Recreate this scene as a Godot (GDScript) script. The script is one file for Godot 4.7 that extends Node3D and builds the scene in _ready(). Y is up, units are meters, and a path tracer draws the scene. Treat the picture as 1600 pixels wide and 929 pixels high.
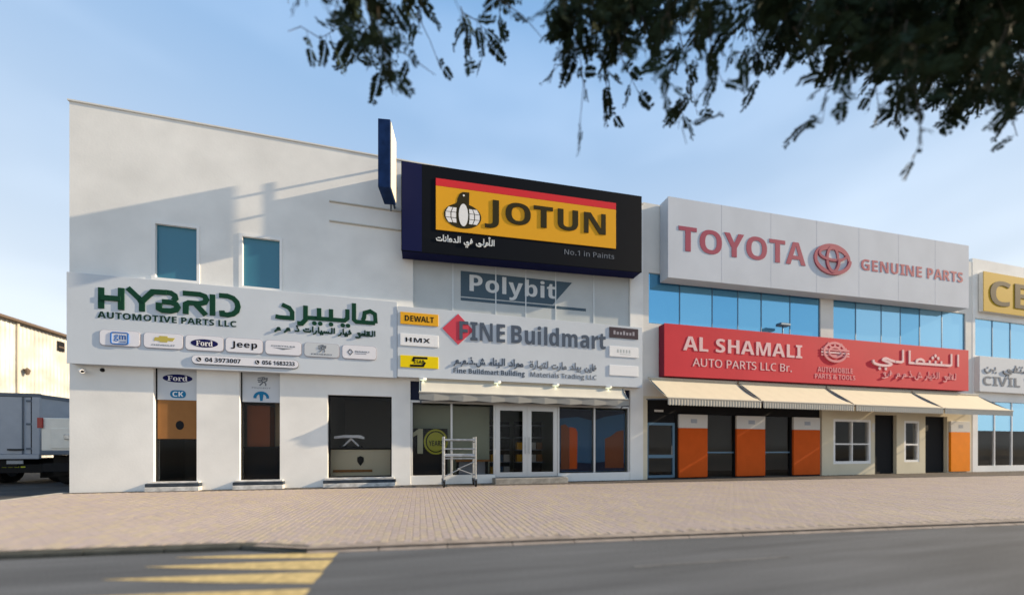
extends Node3D
# A row of shops seen from the road. Metres; x runs along the facades, z from the facades (z = 0) towards the road.

var M := {}
var used := {}
var sans: SystemFont
var sans_bold: SystemFont
var serif_bold: SystemFont
var rng := RandomNumberGenerator.new()

# ---------------------------------------------------------------- helpers: names and nodes
func numbered(called: String) -> String:
	if not used.has(called):
		used[called] = 0
		return called
	used[called] += 1
	return "%s_%03d" % [called, used[called]]

func thing(called: String, label: String, category: String, at := Vector3.ZERO, group := "") -> Node3D:
	var o = Node3D.new()
	o.name = numbered(called)
	add_child(o)
	o.position = at
	o.set_meta("label", label)
	o.set_meta("category", category)
	if group != "":
		o.set_meta("group", group)
	return o

func structure(called: String) -> Node3D:
	var o = Node3D.new()
	o.name = numbered(called)
	add_child(o)
	o.set_meta("kind", "structure")
	return o

func sub(called: String, parent: Node3D, at := Vector3.ZERO) -> Node3D:
	var o = Node3D.new()
	o.name = called
	parent.add_child(o, true)
	o.position = at
	return o

func put(called: String, mesh: Mesh, m: Material, parent: Node3D, at := Vector3.ZERO) -> MeshInstance3D:
	var o = MeshInstance3D.new()
	o.name = called
	o.mesh = mesh
	o.material_override = m
	parent.add_child(o, true)
	o.position = at
	return o

func start() -> SurfaceTool:
	var st = SurfaceTool.new()
	st.begin(Mesh.PRIMITIVE_TRIANGLES)
	return st

func done(called: String, st: SurfaceTool, m: Material, parent: Node3D, at := Vector3.ZERO) -> MeshInstance3D:
	return put(called, st.commit(), m, parent, at)

# ---------------------------------------------------------------- helpers: shapes
func tri(st: SurfaceTool, a: Vector3, b: Vector3, c: Vector3, out: Vector3) -> void:
	var n = (b - a).cross(c - a)
	if n.length() < 1e-12:
		return
	n = n.normalized()
	if n.dot(out) < 0.0:
		var t = b
		b = c
		c = t
		n = -n
	for p in [a, c, b]:
		st.set_normal(n)
		st.add_vertex(p)

func quad(st: SurfaceTool, a: Vector3, b: Vector3, c: Vector3, d: Vector3, out: Vector3) -> void:
	tri(st, a, b, c, out)
	tri(st, a, c, d, out)

func box(st: SurfaceTool, x0: float, x1: float, y0: float, y1: float, z0: float, z1: float) -> void:
	quad(st, Vector3(x0, y0, z1), Vector3(x1, y0, z1), Vector3(x1, y1, z1), Vector3(x0, y1, z1), Vector3(0, 0, 1))
	quad(st, Vector3(x0, y0, z0), Vector3(x1, y0, z0), Vector3(x1, y1, z0), Vector3(x0, y1, z0), Vector3(0, 0, -1))
	quad(st, Vector3(x0, y0, z0), Vector3(x0, y0, z1), Vector3(x0, y1, z1), Vector3(x0, y1, z0), Vector3(-1, 0, 0))
	quad(st, Vector3(x1, y0, z0), Vector3(x1, y0, z1), Vector3(x1, y1, z1), Vector3(x1, y1, z0), Vector3(1, 0, 0))
	quad(st, Vector3(x0, y1, z0), Vector3(x1, y1, z0), Vector3(x1, y1, z1), Vector3(x0, y1, z1), Vector3(0, 1, 0))
	quad(st, Vector3(x0, y0, z0), Vector3(x1, y0, z0), Vector3(x1, y0, z1), Vector3(x0, y0, z1), Vector3(0, -1, 0))

# a box whose edges are chamfered by b
func soft_box(st: SurfaceTool, x0: float, x1: float, y0: float, y1: float, z0: float, z1: float, b := 0.01) -> void:
	var c = Vector3((x0 + x1) / 2, (y0 + y1) / 2, (z0 + z1) / 2)
	var h = Vector3(x1 - x0, y1 - y0, z1 - z0) / 2
	b = min(b, min(h.x, min(h.y, h.z)) * 0.49)
	var P = func(axis: int, s: Vector3) -> Vector3:
		var v = Vector3(s.x * (h.x - b), s.y * (h.y - b), s.z * (h.z - b))
		v[axis] = s[axis] * h[axis]
		return c + v
	for axis in 3:
		var u = (axis + 1) % 3
		var w = (axis + 2) % 3
		for s in [-1.0, 1.0]:
			var q = []
			for k in [[-1, -1], [1, -1], [1, 1], [-1, 1]]:
				var d = Vector3.ZERO
				d[axis] = s
				d[u] = k[0]
				d[w] = k[1]
				q.append(P.call(axis, d))
			var o = Vector3.ZERO
			o[axis] = s
			quad(st, q[0], q[1], q[2], q[3], o)
			for t in [-1.0, 1.0]:
				var d0 = Vector3.ZERO
				d0[axis] = s
				d0[u] = t
				d0[w] = -1
				var d1 = d0
				d1[w] = 1
				var o2 = Vector3.ZERO
				o2[axis] = s
				o2[u] = t
				quad(st, P.call(axis, d0), P.call(axis, d1), P.call(u, d1), P.call(u, d0), o2)
	for i in 8:
		var d = Vector3(1 if i & 1 else -1, 1 if i & 2 else -1, 1 if i & 4 else -1)
		tri(st, P.call(0, d), P.call(1, d), P.call(2, d), d)

func bar(called: String, parent: Node3D, m: Material, x0: float, x1: float, y0: float, y1: float, z0: float, z1: float, b := 0.0) -> MeshInstance3D:
	var st = start()
	if b > 0.0:
		soft_box(st, x0, x1, y0, y1, z0, z1, b)
	else:
		box(st, x0, x1, y0, y1, z0, z1)
	return done(called, st, m, parent)

# a wall slab with rectangular openings [x0, x1, y0, y1]
func wall(st: SurfaceTool, x0: float, x1: float, y0: float, y1: float, z0: float, z1: float, holes: Array) -> void:
	var xs = [x0, x1]
	var ys = [y0, y1]
	for h in holes:
		xs.append_array([clamp(h[0], x0, x1), clamp(h[1], x0, x1)])
		ys.append_array([clamp(h[2], y0, y1), clamp(h[3], y0, y1)])
	xs.sort()
	ys.sort()
	var ux = [xs[0]]
	for v in xs:
		if v - ux[-1] > 1e-4:
			ux.append(v)
	var uy = [ys[0]]
	for v in ys:
		if v - uy[-1] > 1e-4:
			uy.append(v)
	var solid = func(i: int, j: int) -> bool:
		if i < 0 or j < 0 or i >= ux.size() - 1 or j >= uy.size() - 1:
			return false
		var px: float = (ux[i] + ux[i + 1]) / 2
		var py: float = (uy[j] + uy[j + 1]) / 2
		for h in holes:
			if px > h[0] and px < h[1] and py > h[2] and py < h[3]:
				return false
		return true
	for i in ux.size() - 1:
		for j in uy.size() - 1:
			if not solid.call(i, j):
				continue
			var a: float = ux[i]
			var b: float = ux[i + 1]
			var c: float = uy[j]
			var d: float = uy[j + 1]
			quad(st, Vector3(a, c, z1), Vector3(b, c, z1), Vector3(b, d, z1), Vector3(a, d, z1), Vector3(0, 0, 1))
			quad(st, Vector3(a, c, z0), Vector3(b, c, z0), Vector3(b, d, z0), Vector3(a, d, z0), Vector3(0, 0, -1))
			if not solid.call(i - 1, j):
				quad(st, Vector3(a, c, z0), Vector3(a, c, z1), Vector3(a, d, z1), Vector3(a, d, z0), Vector3(-1, 0, 0))
			if not solid.call(i + 1, j):
				quad(st, Vector3(b, c, z0), Vector3(b, c, z1), Vector3(b, d, z1), Vector3(b, d, z0), Vector3(1, 0, 0))
			if not solid.call(i, j - 1):
				quad(st, Vector3(a, c, z0), Vector3(b, c, z0), Vector3(b, c, z1), Vector3(a, c, z1), Vector3(0, -1, 0))
			if not solid.call(i, j + 1):
				quad(st, Vector3(a, d, z0), Vector3(b, d, z0), Vector3(b, d, z1), Vector3(a, d, z1), Vector3(0, 1, 0))

# a round or many-sided rod between two points, radius r0 to r1
func rod(st: SurfaceTool, a: Vector3, b: Vector3, r0: float, r1: float, n := 8, caps := true) -> void:
	var d = (b - a).normalized()
	var u = d.cross(Vector3.UP if absf(d.y) < 0.9 else Vector3.RIGHT).normalized()
	var v = d.cross(u)
	for k in n:
		var p = u * cos(TAU * k / n) + v * sin(TAU * k / n)
		var q = u * cos(TAU * (k + 1) / n) + v * sin(TAU * (k + 1) / n)
		quad(st, a + p * r0, a + q * r0, b + q * r1, b + p * r1, p + q)
		if caps:
			tri(st, a, a + p * r0, a + q * r0, -d)
			tri(st, b, b + p * r1, b + q * r1, d)

func tube(st: SurfaceTool, pts: Array, r0: float, r1: float, n := 6) -> void:
	for i in pts.size() - 1:
		var t0 = float(i) / (pts.size() - 1)
		var t1 = float(i + 1) / (pts.size() - 1)
		rod(st, pts[i], pts[i + 1], lerpf(r0, r1, t0), lerpf(r0, r1, t1), n, i == pts.size() - 2)

# flat outline (2-D, x and y) pushed out from z0 to z1
func plate(st: SurfaceTool, outline: PackedVector2Array, z0: float, z1: float) -> void:
	var idx = Geometry2D.triangulate_polygon(outline)
	for i in range(0, idx.size(), 3):
		var t = [outline[idx[i]], outline[idx[i + 1]], outline[idx[i + 2]]]
		tri(st, Vector3(t[0].x, t[0].y, z1), Vector3(t[1].x, t[1].y, z1), Vector3(t[2].x, t[2].y, z1), Vector3(0, 0, 1))
		tri(st, Vector3(t[0].x, t[0].y, z0), Vector3(t[1].x, t[1].y, z0), Vector3(t[2].x, t[2].y, z0), Vector3(0, 0, -1))
	var area = 0.0
	for i in outline.size():
		area += outline[i].cross(outline[(i + 1) % outline.size()])
	for i in outline.size():
		var p = outline[i]
		var q = outline[(i + 1) % outline.size()]
		var o = Vector3(q.y - p.y, p.x - q.x, 0) * signf(area)
		quad(st, Vector3(p.x, p.y, z0), Vector3(q.x, q.y, z0), Vector3(q.x, q.y, z1), Vector3(p.x, p.y, z1), o)

func rounded(x0: float, x1: float, y0: float, y1: float, r: float, n := 5) -> PackedVector2Array:
	var o = PackedVector2Array()
	for c in [[x1 - r, y1 - r, 0.0], [x0 + r, y1 - r, 0.25], [x0 + r, y0 + r, 0.5], [x1 - r, y0 + r, 0.75]]:
		for k in n + 1:
			var a: float = (c[2] + 0.25 * k / n) * TAU
			o.append(Vector2(c[0] + r * cos(a), c[1] + r * sin(a)))
	return o

func oval(cx: float, cy: float, rx: float, ry: float, n := 28) -> PackedVector2Array:
	var o = PackedVector2Array()
	for k in n:
		o.append(Vector2(cx + rx * cos(TAU * k / n), cy + ry * sin(TAU * k / n)))
	return o

# a pen stroke of width w along a line, pushed out from z0 to z1; it rises by a hair along its way so that crossings never share a plane
func stroke(st: SurfaceTool, pts: PackedVector2Array, w: float, z0: float, z1: float) -> void:
	if pts.size() < 2:
		return
	var L = []
	var R = []
	for i in pts.size():
		var d0 = (pts[i] - pts[i - 1]).normalized() if i > 0 else (pts[1] - pts[0]).normalized()
		var d1 = (pts[i + 1] - pts[i]).normalized() if i < pts.size() - 1 else d0
		var n = (d0 + d1)
		n = d0 if n.length() < 0.01 else n.normalized()
		var side = Vector2(-n.y, n.x)
		var k: float = w / 2 / max(0.45, side.dot(Vector2(-d0.y, d0.x)))
		L.append(pts[i] + side * k)
		R.append(pts[i] - side * k)
	for i in pts.size() - 1:
		var za = z1 + 0.0012 * i
		var zb = z1 + 0.0012 * (i + 1)
		quad(st, Vector3(L[i].x, L[i].y, za), Vector3(R[i].x, R[i].y, za), Vector3(R[i + 1].x, R[i + 1].y, zb), Vector3(L[i + 1].x, L[i + 1].y, zb), Vector3(0, 0, 1))
		var d: Vector2 = pts[i + 1] - pts[i]
		var o = Vector3(-d.y, d.x, 0)
		quad(st, Vector3(L[i].x, L[i].y, z0), Vector3(L[i + 1].x, L[i + 1].y, z0), Vector3(L[i + 1].x, L[i + 1].y, zb), Vector3(L[i].x, L[i].y, za), o)
		quad(st, Vector3(R[i].x, R[i].y, z0), Vector3(R[i + 1].x, R[i + 1].y, z0), Vector3(R[i + 1].x, R[i + 1].y, zb), Vector3(R[i].x, R[i].y, za), -o)
	for e in [0, pts.size() - 1]:
		var zz = z1 + 0.0012 * e
		var d: Vector2 = (pts[0] - pts[1]) if e == 0 else (pts[e] - pts[e - 1])
		quad(st, Vector3(L[e].x, L[e].y, z0), Vector3(R[e].x, R[e].y, z0), Vector3(R[e].x, R[e].y, zz), Vector3(L[e].x, L[e].y, zz), Vector3(d.x, d.y, 0))

func smooth(pts: Array, n := 4) -> PackedVector2Array:

	var o = PackedVector2Array()
	for i in pts.size():
		var p: Vector2 = pts[i]
		if i == pts.size() - 1:
			o.append(p)
			break
		var a: Vector2 = pts[max(i - 1, 0)]
		var b: Vector2 = pts[i + 1]
		var d: Vector2 = pts[min(i + 2, pts.size() - 1)]
		for k in n:
			o.append(p.cubic_interpolate(b, a, d, float(k) / n))
	return o

# ---------------------------------------------------------------- helpers: writing
# Latin lettering fitted into x0..x1, y0..y1; one mesh for the line, or one for each letter
func write(parent: Node3D, text: String, font: Font, x0: float, x1: float, y0: float, y1: float, z: float, depth: float, m: Material, each := false, called := "lettering") -> void:
	var full = TextMesh.new()
	full.font = font
	full.font_size = 48
	full.pixel_size = 0.01
	full.depth = 1.0
	full.curve_step = 1.5
	full.text = text
	full.horizontal_alignment = HORIZONTAL_ALIGNMENT_LEFT
	var bb = full.get_aabb()
	var sx = (x1 - x0) / bb.size.x
	var sy = (y1 - y0) / bb.size.y
	if not each:
		var o = put(called, full, m, parent, Vector3(x0 - bb.position.x * sx, y0 - bb.position.y * sy, z + depth / 2))
		o.scale = Vector3(sx, sy, depth)
		return
	for i in text.length():
		if text[i] == " ":
			continue
		var t: TextMesh = full.duplicate()
		t.text = text[i]
		var ad = font.get_string_size(text.substr(0, i), HORIZONTAL_ALIGNMENT_LEFT, -1, 48).x * 0.01
		var o = put("letter", t, m, parent, Vector3(x0 + (ad - bb.position.x) * sx, y0 - bb.position.y * sy, z + depth / 2))
		o.scale = Vector3(sx, sy, depth)

# Arabic letters drawn as pen strokes: u runs leftwards from the right end of the letter, v upwards; four forms share one drawing
const BREAKS := "اأدذروةءى ."
func glyph(ch: String, joined_right: bool, joined_left: bool) -> Dictionary:
	var s = []   # strokes
	var d = []   # dots
	var w = 0.25 # width
	var jr = joined_right
	var jl = joined_left
	match ch:
		"ا", "أ":
			s = [[Vector2(0, 0), Vector2(0.1, 0), Vector2(0.1, 0.74)]] if jr else [[Vector2(0.08, 0.74), Vector2(0.08, -0.02)]]
			w = 0.2
			if ch == "أ":
				s.append([Vector2(0.0, 0.9), Vector2(0.14, 0.95), Vector2(0.16, 0.86), Vector2(0.02, 0.84)])
		"ل":
			if jr:
				s = [[Vector2(0, 0), Vector2(0.28, 0)], [Vector2(0.12, 0.04), Vector2(0.12, 0.74)]]
			else:
				s = [[Vector2(0.08, 0.74), Vector2(0.08, 0.06), Vector2(0.14, 0.0), Vector2(0.28, 0)]]
			w = 0.28
		"ب", "ت", "ي", "ن", "ى", "ئ":
			if jl:
				s = [[Vector2(0, 0), Vector2(0.26, 0)], [Vector2(0.12, 0.0), Vector2(0.12, 0.3)]] if jr else [[Vector2(0.08, 0.3), Vector2(0.08, 0.04), Vector2(0.14, 0), Vector2(0.26, 0)]]
				w = 0.26
			elif ch in "يى":
				s = [smooth([Vector2(0, 0) if jr else Vector2(0.0, 0.2), Vector2(0.12, 0.06), Vector2(0.26, 0.16), Vector2(0.34, 0.06), Vector2(0.2, -0.06), Vector2(0.12, -0.16), Vector2(0.22, -0.26), Vector2(0.42, -0.26), Vector2(0.58, -0.16), Vector2(0.6, 0.02)], 3)]
				w = 0.68
			elif ch == "ن":
				s = [smooth([Vector2(0, 0) if jr else Vector2(0.06, 0.2), Vector2(0.08, 0.06), Vector2(0.1, -0.12), Vector2(0.24, -0.24), Vector2(0.4, -0.16), Vector2(0.44, 0.1)], 3)]
				w = 0.52
			else:
				s = [smooth([Vector2(0.05, 0.26), Vector2(0.08, 0.04), Vector2(0.2, 0), Vector2(0.46, 0), Vector2(0.58, 0.04), Vector2(0.62, 0.24)], 3)]
				w = 0.68
			var mid = 0.12 if jl else w / 2
			if ch == "ب":
				d = [Vector2(mid, -0.2)]
			elif ch == "ت":
				d = [Vector2(mid - 0.08, 0.46 if jl else 0.34), Vector2(mid + 0.08, 0.46 if jl else 0.34)]
			elif ch == "ن":
				d = [Vector2(mid, 0.46 if jl else 0.2)]
			elif ch == "ي":
				d = [Vector2(mid - 0.08, -0.2 if jl else -0.44), Vector2(mid + 0.08, -0.2 if jl else -0.44)]
		"س", "ش":
			s = [[Vector2(0, 0), Vector2(0.54, 0)], [Vector2(0.1, 0), Vector2(0.1, 0.24)], [Vector2(0.27, 0), Vector2(0.27, 0.24)], [Vector2(0.44, 0), Vector2(0.44, 0.24)]]
			w = 0.54
			if not jl:
				s[3] = smooth([Vector2(0.44, 0.24), Vector2(0.44, -0.1), Vector2(0.58, -0.26), Vector2(0.78, -0.2), Vector2(0.84, 0.08)], 3)
				s[0][1] = Vector2(0.44, 0)
				w = 0.92
			if ch == "ش":
				d = [Vector2(0.19, 0.4), Vector2(0.35, 0.4), Vector2(0.27, 0.54)]
		"ر":
			s = [smooth([Vector2(0, 0), Vector2(0.08, 0.02), Vector2(0.12, -0.12), Vector2(0.22, -0.22), Vector2(0.36, -0.26)], 3)] if jr else [smooth([Vector2(0.08, 0.24), Vector2(0.1, 0.0), Vector2(0.2, -0.18), Vector2(0.36, -0.26)], 3)]
			if jr:
				s.append([Vector2(0.08, 0.0), Vector2(0.08, 0.24)])
			w = 0.3
		"د", "ذ":
			s = [[Vector2(0, 0), Vector2(0.06, 0.0), Vector2(0.36, 0)], [Vector2(0.06, 0.0), Vector2(0.08, 0.2), Vector2(0.2, 0.4)]] if jr else [smooth([Vector2(0.22, 0.42), Vector2(0.1, 0.28), Vector2(0.06, 0.06), Vector2(0.14, 0), Vector2(0.38, 0)], 3)]
			w = 0.44
			if ch == "ذ":
				d = [Vector2(0.2, 0.6)]
		"و":
			s = [smooth([Vector2(0.26, 0.02), Vector2(0.08, 0.02), Vector2(0.04, 0.16), Vector2(0.16, 0.28), Vector2(0.27, 0.18), Vector2(0.27, 0.0), Vector2(0.36, -0.18), Vector2(0.52, -0.26)], 3)]
			w = 0.44
		"م":
			if jl:
				s = [[Vector2(0, 0), Vector2(0.36, 0)], smooth([Vector2(0.08, 0.03), Vector2(0.06, 0.16), Vector2(0.16, 0.26), Vector2(0.27, 0.16), Vector2(0.27, 0.03)], 3)]
				w = 0.36
			else:
				s = [smooth([Vector2(0.0, 0.0), Vector2(0.14, 0.02), Vector2(0.28, 0.1), Vector2(0.24, 0.24), Vector2(0.1, 0.24), Vector2(0.12, 0.06), Vector2(0.3, -0.02), Vector2(0.42, -0.2), Vector2(0.46, -0.32)], 3)]
				w = 0.48
		"ه":
			s = [smooth([Vector2(0.34, 0.0), Vector2(0.1, 0.0), Vector2(0.03, 0.14), Vector2(0.12, 0.32), Vector2(0.28, 0.26), Vector2(0.28, 0.1), Vector2(0.14, 0.12)], 3)]
			if jr:
				s.append([Vector2(0, 0), Vector2(0.12, 0.0)])
			w = 0.34
		"ف", "ق":
			s = [smooth([Vector2(0.26, 0.14), Vector2(0.12, 0.14), Vector2(0.08, 0.26), Vector2(0.18, 0.36), Vector2(0.27, 0.26), Vector2(0.26, 0.04), Vector2(0.34, 0.0)], 3)]
			if jr:
				s.append([Vector2(0, 0), Vector2(0.34, 0.0)])
			else:
				s.append([Vector2(0.2, 0.0), Vector2(0.34, 0.0)])
			d = [Vector2(0.18, 0.52)] if ch == "ف" else [Vector2(0.1, 0.52), Vector2(0.26, 0.52)]
			w = 0.34
		"ط":
			s = [[Vector2(0, 0), Vector2(0.48, 0)], smooth([Vector2(0.12, 0.03), Vector2(0.24, 0.22), Vector2(0.38, 0.22), Vector2(0.4, 0.04)], 3), [Vector2(0.12, 0.02), Vector2(0.12, 0.74)]]
			w = 0.48
		"ع", "غ":
			if jl:
				s = [smooth([Vector2(0.3, 0.3), Vector2(0.14, 0.32), Vector2(0.06, 0.2), Vector2(0.18, 0.06), Vector2(0.36, 0.0)], 3)]
				w = 0.36
			else:
				s = [smooth([Vector2(0, 0), Vector2(0.12, 0.06), Vector2(0.26, 0.24), Vector2(0.08, 0.26), Vector2(0.16, 0.04), Vector2(0.06, -0.16), Vector2(0.2, -0.34), Vector2(0.46, -0.3)], 3)]
				w = 0.5
			if ch == "غ":
				d = [Vector2(0.18, 0.52)]
		"ج", "ح":
			s = [smooth([Vector2(0.02, 0.26), Vector2(0.2, 0.2), Vector2(0.4, 0.06), Vector2(0.3, 0.0), Vector2(0.46, 0.0)], 3), [Vector2(0, 0), Vector2(0.34, 0)]]
			if ch == "ج":
				d = [Vector2(0.2, -0.2)]
			w = 0.46
		"ة":
			s = [smooth([Vector2(0.14, 0.42), Vector2(0.04, 0.24), Vector2(0.06, 0.04), Vector2(0.22, 0.0), Vector2(0.32, 0.1), Vector2(0.26, 0.28), Vector2(0.12, 0.36)], 3)]
			d = [Vector2(0.1, 0.58), Vector2(0.26, 0.58)]
			w = 0.42
		"ء":
			s = [smooth([Vector2(0.24, 0.2), Vector2(0.1, 0.24), Vector2(0.08, 0.12), Vector2(0.22, 0.06), Vector2(0.3, 0.02)], 3), [Vector2(0.04, 0.0), Vector2(0.3, 0.04)]]
			w = 0.36
		".":
			d = [Vector2(0.08, 0.02)]
			w = 0.17
		" ":
			w = 0.28
	return {"s": s, "d": d, "w": w}

func arabic(parent: Node3D, text: String, x0: float, x1: float, base: float, high: float, pen: float, z: float, depth: float, m: Material, called := "lettering") -> void:
	var parts = []
	var total = 0.0
	for i in text.length():
		var ch = text[i]
		var jr: bool = i > 0 and not (text[i - 1] in BREAKS) and not (ch in " .ء")
		var jl: bool = i < text.length() - 1 and not (ch in BREAKS) and not (text[i + 1] in " .ء")
		var g = glyph(ch, jr, jl)
		g["at"] = total
		total += g.w
		parts.append(g)
	var sx = (x1 - x0) / total
	var sy = high / 0.75
	var st = start()
	var level = 0
	for g in parts:
		for line in g.s:
			var pts = PackedVector2Array()
			for p in line:
				pts.append(Vector2(x1 - (g.at + p.x) * sx, base + p.y * sy))
			level += 1
			stroke(st, pts, pen, z, z + depth + 0.0007 * (level % 7))
		for p in g.d:
			level += 1
			plate(st, oval(x1 - (g.at + p.x) * sx, base + p.y * sy, pen * 0.72, pen * 0.72, 10), z, z + depth + 0.0007 * (level % 5))
	done(called, st, m, parent)

# ---------------------------------------------------------------- helpers: materials
func lin(r: float, g: float, b: float) -> Color:
	return Color(r, g, b).linear_to_srgb()

# a repeating picture of soft noise that tints a material between two greys around 1
func mottle(noise_seed: int, freq: float, lo: float, hi: float, octaves := 4, size := 256) -> ImageTexture:
	var n = FastNoiseLite.new()
	n.seed = noise_seed
	n.frequency = freq
	n.fractal_octaves = octaves
	n.noise_type = FastNoiseLite.TYPE_SIMPLEX_SMOOTH
	var im = n.get_seamless_image(size, size)
	im.convert(Image.FORMAT_RGB8)
	for y in size:
		for x in size:
			var v = lerpf(lo, hi, im.get_pixel(x, y).r)
			im.set_pixel(x, y, Color(v, v, v))
	im.generate_mipmaps()
	return ImageTexture.create_from_image(im)

func relief(noise_seed: int, freq: float, strength: float, octaves := 4, size := 256) -> ImageTexture:
	var n = FastNoiseLite.new()
	n.seed = noise_seed
	n.frequency = freq
	n.fractal_octaves = octaves
	var im = n.get_seamless_image(size, size)
	im.convert(Image.FORMAT_RGBA8)
	im.bump_map_to_normal_map(strength)
	im.generate_mipmaps()
	return ImageTexture.create_from_image(im)

func mat(key: String, c: Color, rough := 0.7, metal := 0.0, tint: Texture2D = null, scale := 0.5, bump: Texture2D = null, depth := 0.5) -> StandardMaterial3D:
	var m = StandardMaterial3D.new()
	m.resource_name = key
	m.albedo_color = c
	m.roughness = rough
	m.metallic = metal
	if metal == 0.0 and rough >= 0.4:
		m.metallic_specular = 0.18
		m.roughness = maxf(rough, 0.7)
	if tint != null or bump != null:
		m.uv1_triplanar = true
		m.uv1_world_triplanar = true
		m.uv1_scale = Vector3.ONE * scale
	if tint != null:
		m.albedo_texture = tint
	if bump != null:
		m.normal_enabled = true
		m.normal_texture = bump
		m.normal_scale = depth
	M[key] = m
	return m

func materials() -> void:
	var soft = mottle(11, 0.012, 0.955, 1.0, 5)
	var worn = mottle(12, 0.02, 0.72, 1.0, 5)
	var dirt = mottle(14, 0.02, 0.78, 1.0, 6)
	var rough_n = relief(21, 0.25, 3.0, 3)
	var wave_n = relief(22, 0.012, 2.0, 2)
	mat("plaster", lin(0.85, 0.845, 0.81), 0.9, 0, mottle(17, 0.01, 0.93, 1.0, 6), 0.21, rough_n, 0.018)
	mat("plaster_grey", lin(0.72, 0.71, 0.67), 0.9, 0, soft, 0.21, rough_n, 0.018)
	mat("plaster_beige", lin(0.68, 0.62, 0.47), 0.9, 0, soft, 0.23, rough_n, 0.018)
	mat("roofing", lin(0.3, 0.29, 0.27), 0.95, 0, worn, 0.3)
	mat("white_frame", lin(0.8, 0.8, 0.78), 0.45)
	mat("sill_stone", lin(0.78, 0.77, 0.74), 0.6, 0, worn, 0.7)
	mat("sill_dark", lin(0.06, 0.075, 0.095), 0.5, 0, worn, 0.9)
	mat("blue_film", lin(0.036, 0.17, 0.25), 0.16, 0, null, 0.3, wave_n, 0.05)
	mat("sign_panel", lin(0.6, 0.65, 0.7), 0.85, 0, soft, 0.15)
	mat("green_letters", lin(0.01, 0.052, 0.03), 0.5)
	mat("dark_green", lin(0.012, 0.04, 0.03), 0.5)
	mat("plaque", lin(0.74, 0.74, 0.78), 0.4)
	mat("plaque_edge", lin(0.34, 0.33, 0.37), 0.5)
	mat("plaque_grey", lin(0.55, 0.58, 0.61), 0.4)
	mat("ink", lin(0.012, 0.012, 0.014), 0.5)
	mat("ink_grey", lin(0.16, 0.18, 0.21), 0.5)
	mat("slate_letters", lin(0.085, 0.11, 0.15), 0.5)
	mat("blue_ink", lin(0.05, 0.16, 0.45), 0.5)
	mat("navy_ink", lin(0.012, 0.014, 0.085), 0.5)
	mat("teal_ink", lin(0.02, 0.17, 0.33), 0.5)
	mat("gold_ink", lin(0.5, 0.42, 0.1), 0.45)
	mat("white_ink", lin(0.78, 0.78, 0.78), 0.5)
	mat("red_ink", lin(0.62, 0.035, 0.045), 0.5)
	mat("diamond_red", lin(0.6, 0.07, 0.1), 0.4)
	mat("navy_panel", lin(0.006, 0.008, 0.012), 0.75, 0, soft, 0.2)
	mat("navy_side", lin(0.009, 0.012, 0.055), 0.7)
	mat("blade_blue", lin(0.02, 0.05, 0.15), 0.5, 0, worn, 0.5)
	mat("blade_cream", lin(0.75, 0.68, 0.5), 0.6)
	mat("sign_yellow", lin(0.72, 0.36, 0.025), 0.45)
	mat("olive_ink", lin(0.035, 0.03, 0.014), 0.5)
	mat("plaque_yellow", lin(0.82, 0.62, 0.01), 0.45)
	mat("plaque_amber", lin(0.78, 0.4, 0.03), 0.45)
	mat("plaque_umber", lin(0.07, 0.055, 0.065), 0.5)
	mat("plaque_white", lin(0.8, 0.81, 0.82), 0.4)
	mat("frosted", lin(0.5, 0.54, 0.55), 0.5, 0, soft, 0.3)
	mat("film_slate", lin(0.07, 0.11, 0.145), 0.4)
	mat("film_pale", lin(0.6, 0.63, 0.64), 0.4)
	mat("aluminium", lin(0.55, 0.56, 0.56), 0.4, 0.5)
	mat("mullion", lin(0.58, 0.62, 0.63), 0.4, 0.2)
	mat("roof_sign_panel", lin(0.56, 0.6, 0.66), 0.85, 0, soft, 0.13)
	mat("rose_letters", lin(0.33, 0.08, 0.12), 0.5)
	mat("rose_edge", lin(0.2, 0.03, 0.05), 0.5)
	mat("red_panel", lin(0.6, 0.05, 0.065), 0.45, 0, soft, 0.15)
	mat("pink_letters", lin(0.72, 0.5, 0.5), 0.5)
	mat("pink_faint", lin(0.66, 0.26, 0.27), 0.5)
	mat("yellow_board", lin(0.46, 0.3, 0.03), 0.5)
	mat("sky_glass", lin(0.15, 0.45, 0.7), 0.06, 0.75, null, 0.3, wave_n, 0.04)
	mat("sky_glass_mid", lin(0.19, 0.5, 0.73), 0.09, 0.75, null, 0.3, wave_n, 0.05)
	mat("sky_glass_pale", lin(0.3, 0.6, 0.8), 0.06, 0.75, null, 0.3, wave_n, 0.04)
	mat("window_bars", lin(0.08, 0.16, 0.24), 0.4, 0.3)
	mat("awning_canvas", lin(0.68, 0.6, 0.44), 0.85, 0, soft, 0.6)
	mat("awning_white", lin(0.64, 0.61, 0.52), 0.85, 0, soft, 0.6)
	mat("awning_trim", lin(0.5, 0.47, 0.4), 0.85)
	mat("valance_grey", lin(0.3, 0.3, 0.28), 0.9)
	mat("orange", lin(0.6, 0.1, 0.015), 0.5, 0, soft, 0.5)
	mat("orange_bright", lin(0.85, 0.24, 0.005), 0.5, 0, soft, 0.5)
	mat("header_white", lin(0.6, 0.6, 0.58), 0.5)
	mat("charcoal", lin(0.015, 0.016, 0.018), 0.6)
	mat("room_wall", lin(0.36, 0.34, 0.31), 0.9)
	mat("room_green", lin(0.36, 0.4, 0.3), 0.9)
	mat("room_floor", lin(0.14, 0.13, 0.12), 0.5)
	mat("brown_board", lin(0.3, 0.14, 0.05), 0.6, 0, soft, 0.8)
	mat("cabinet_red", lin(0.22, 0.07, 0.03), 0.6)
	mat("tan_board", lin(0.62, 0.46, 0.27), 0.6)
	mat("desk_cream", lin(0.62, 0.56, 0.4), 0.5)
	mat("poster_blue", lin(0.045, 0.12, 0.22), 0.5)
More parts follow.
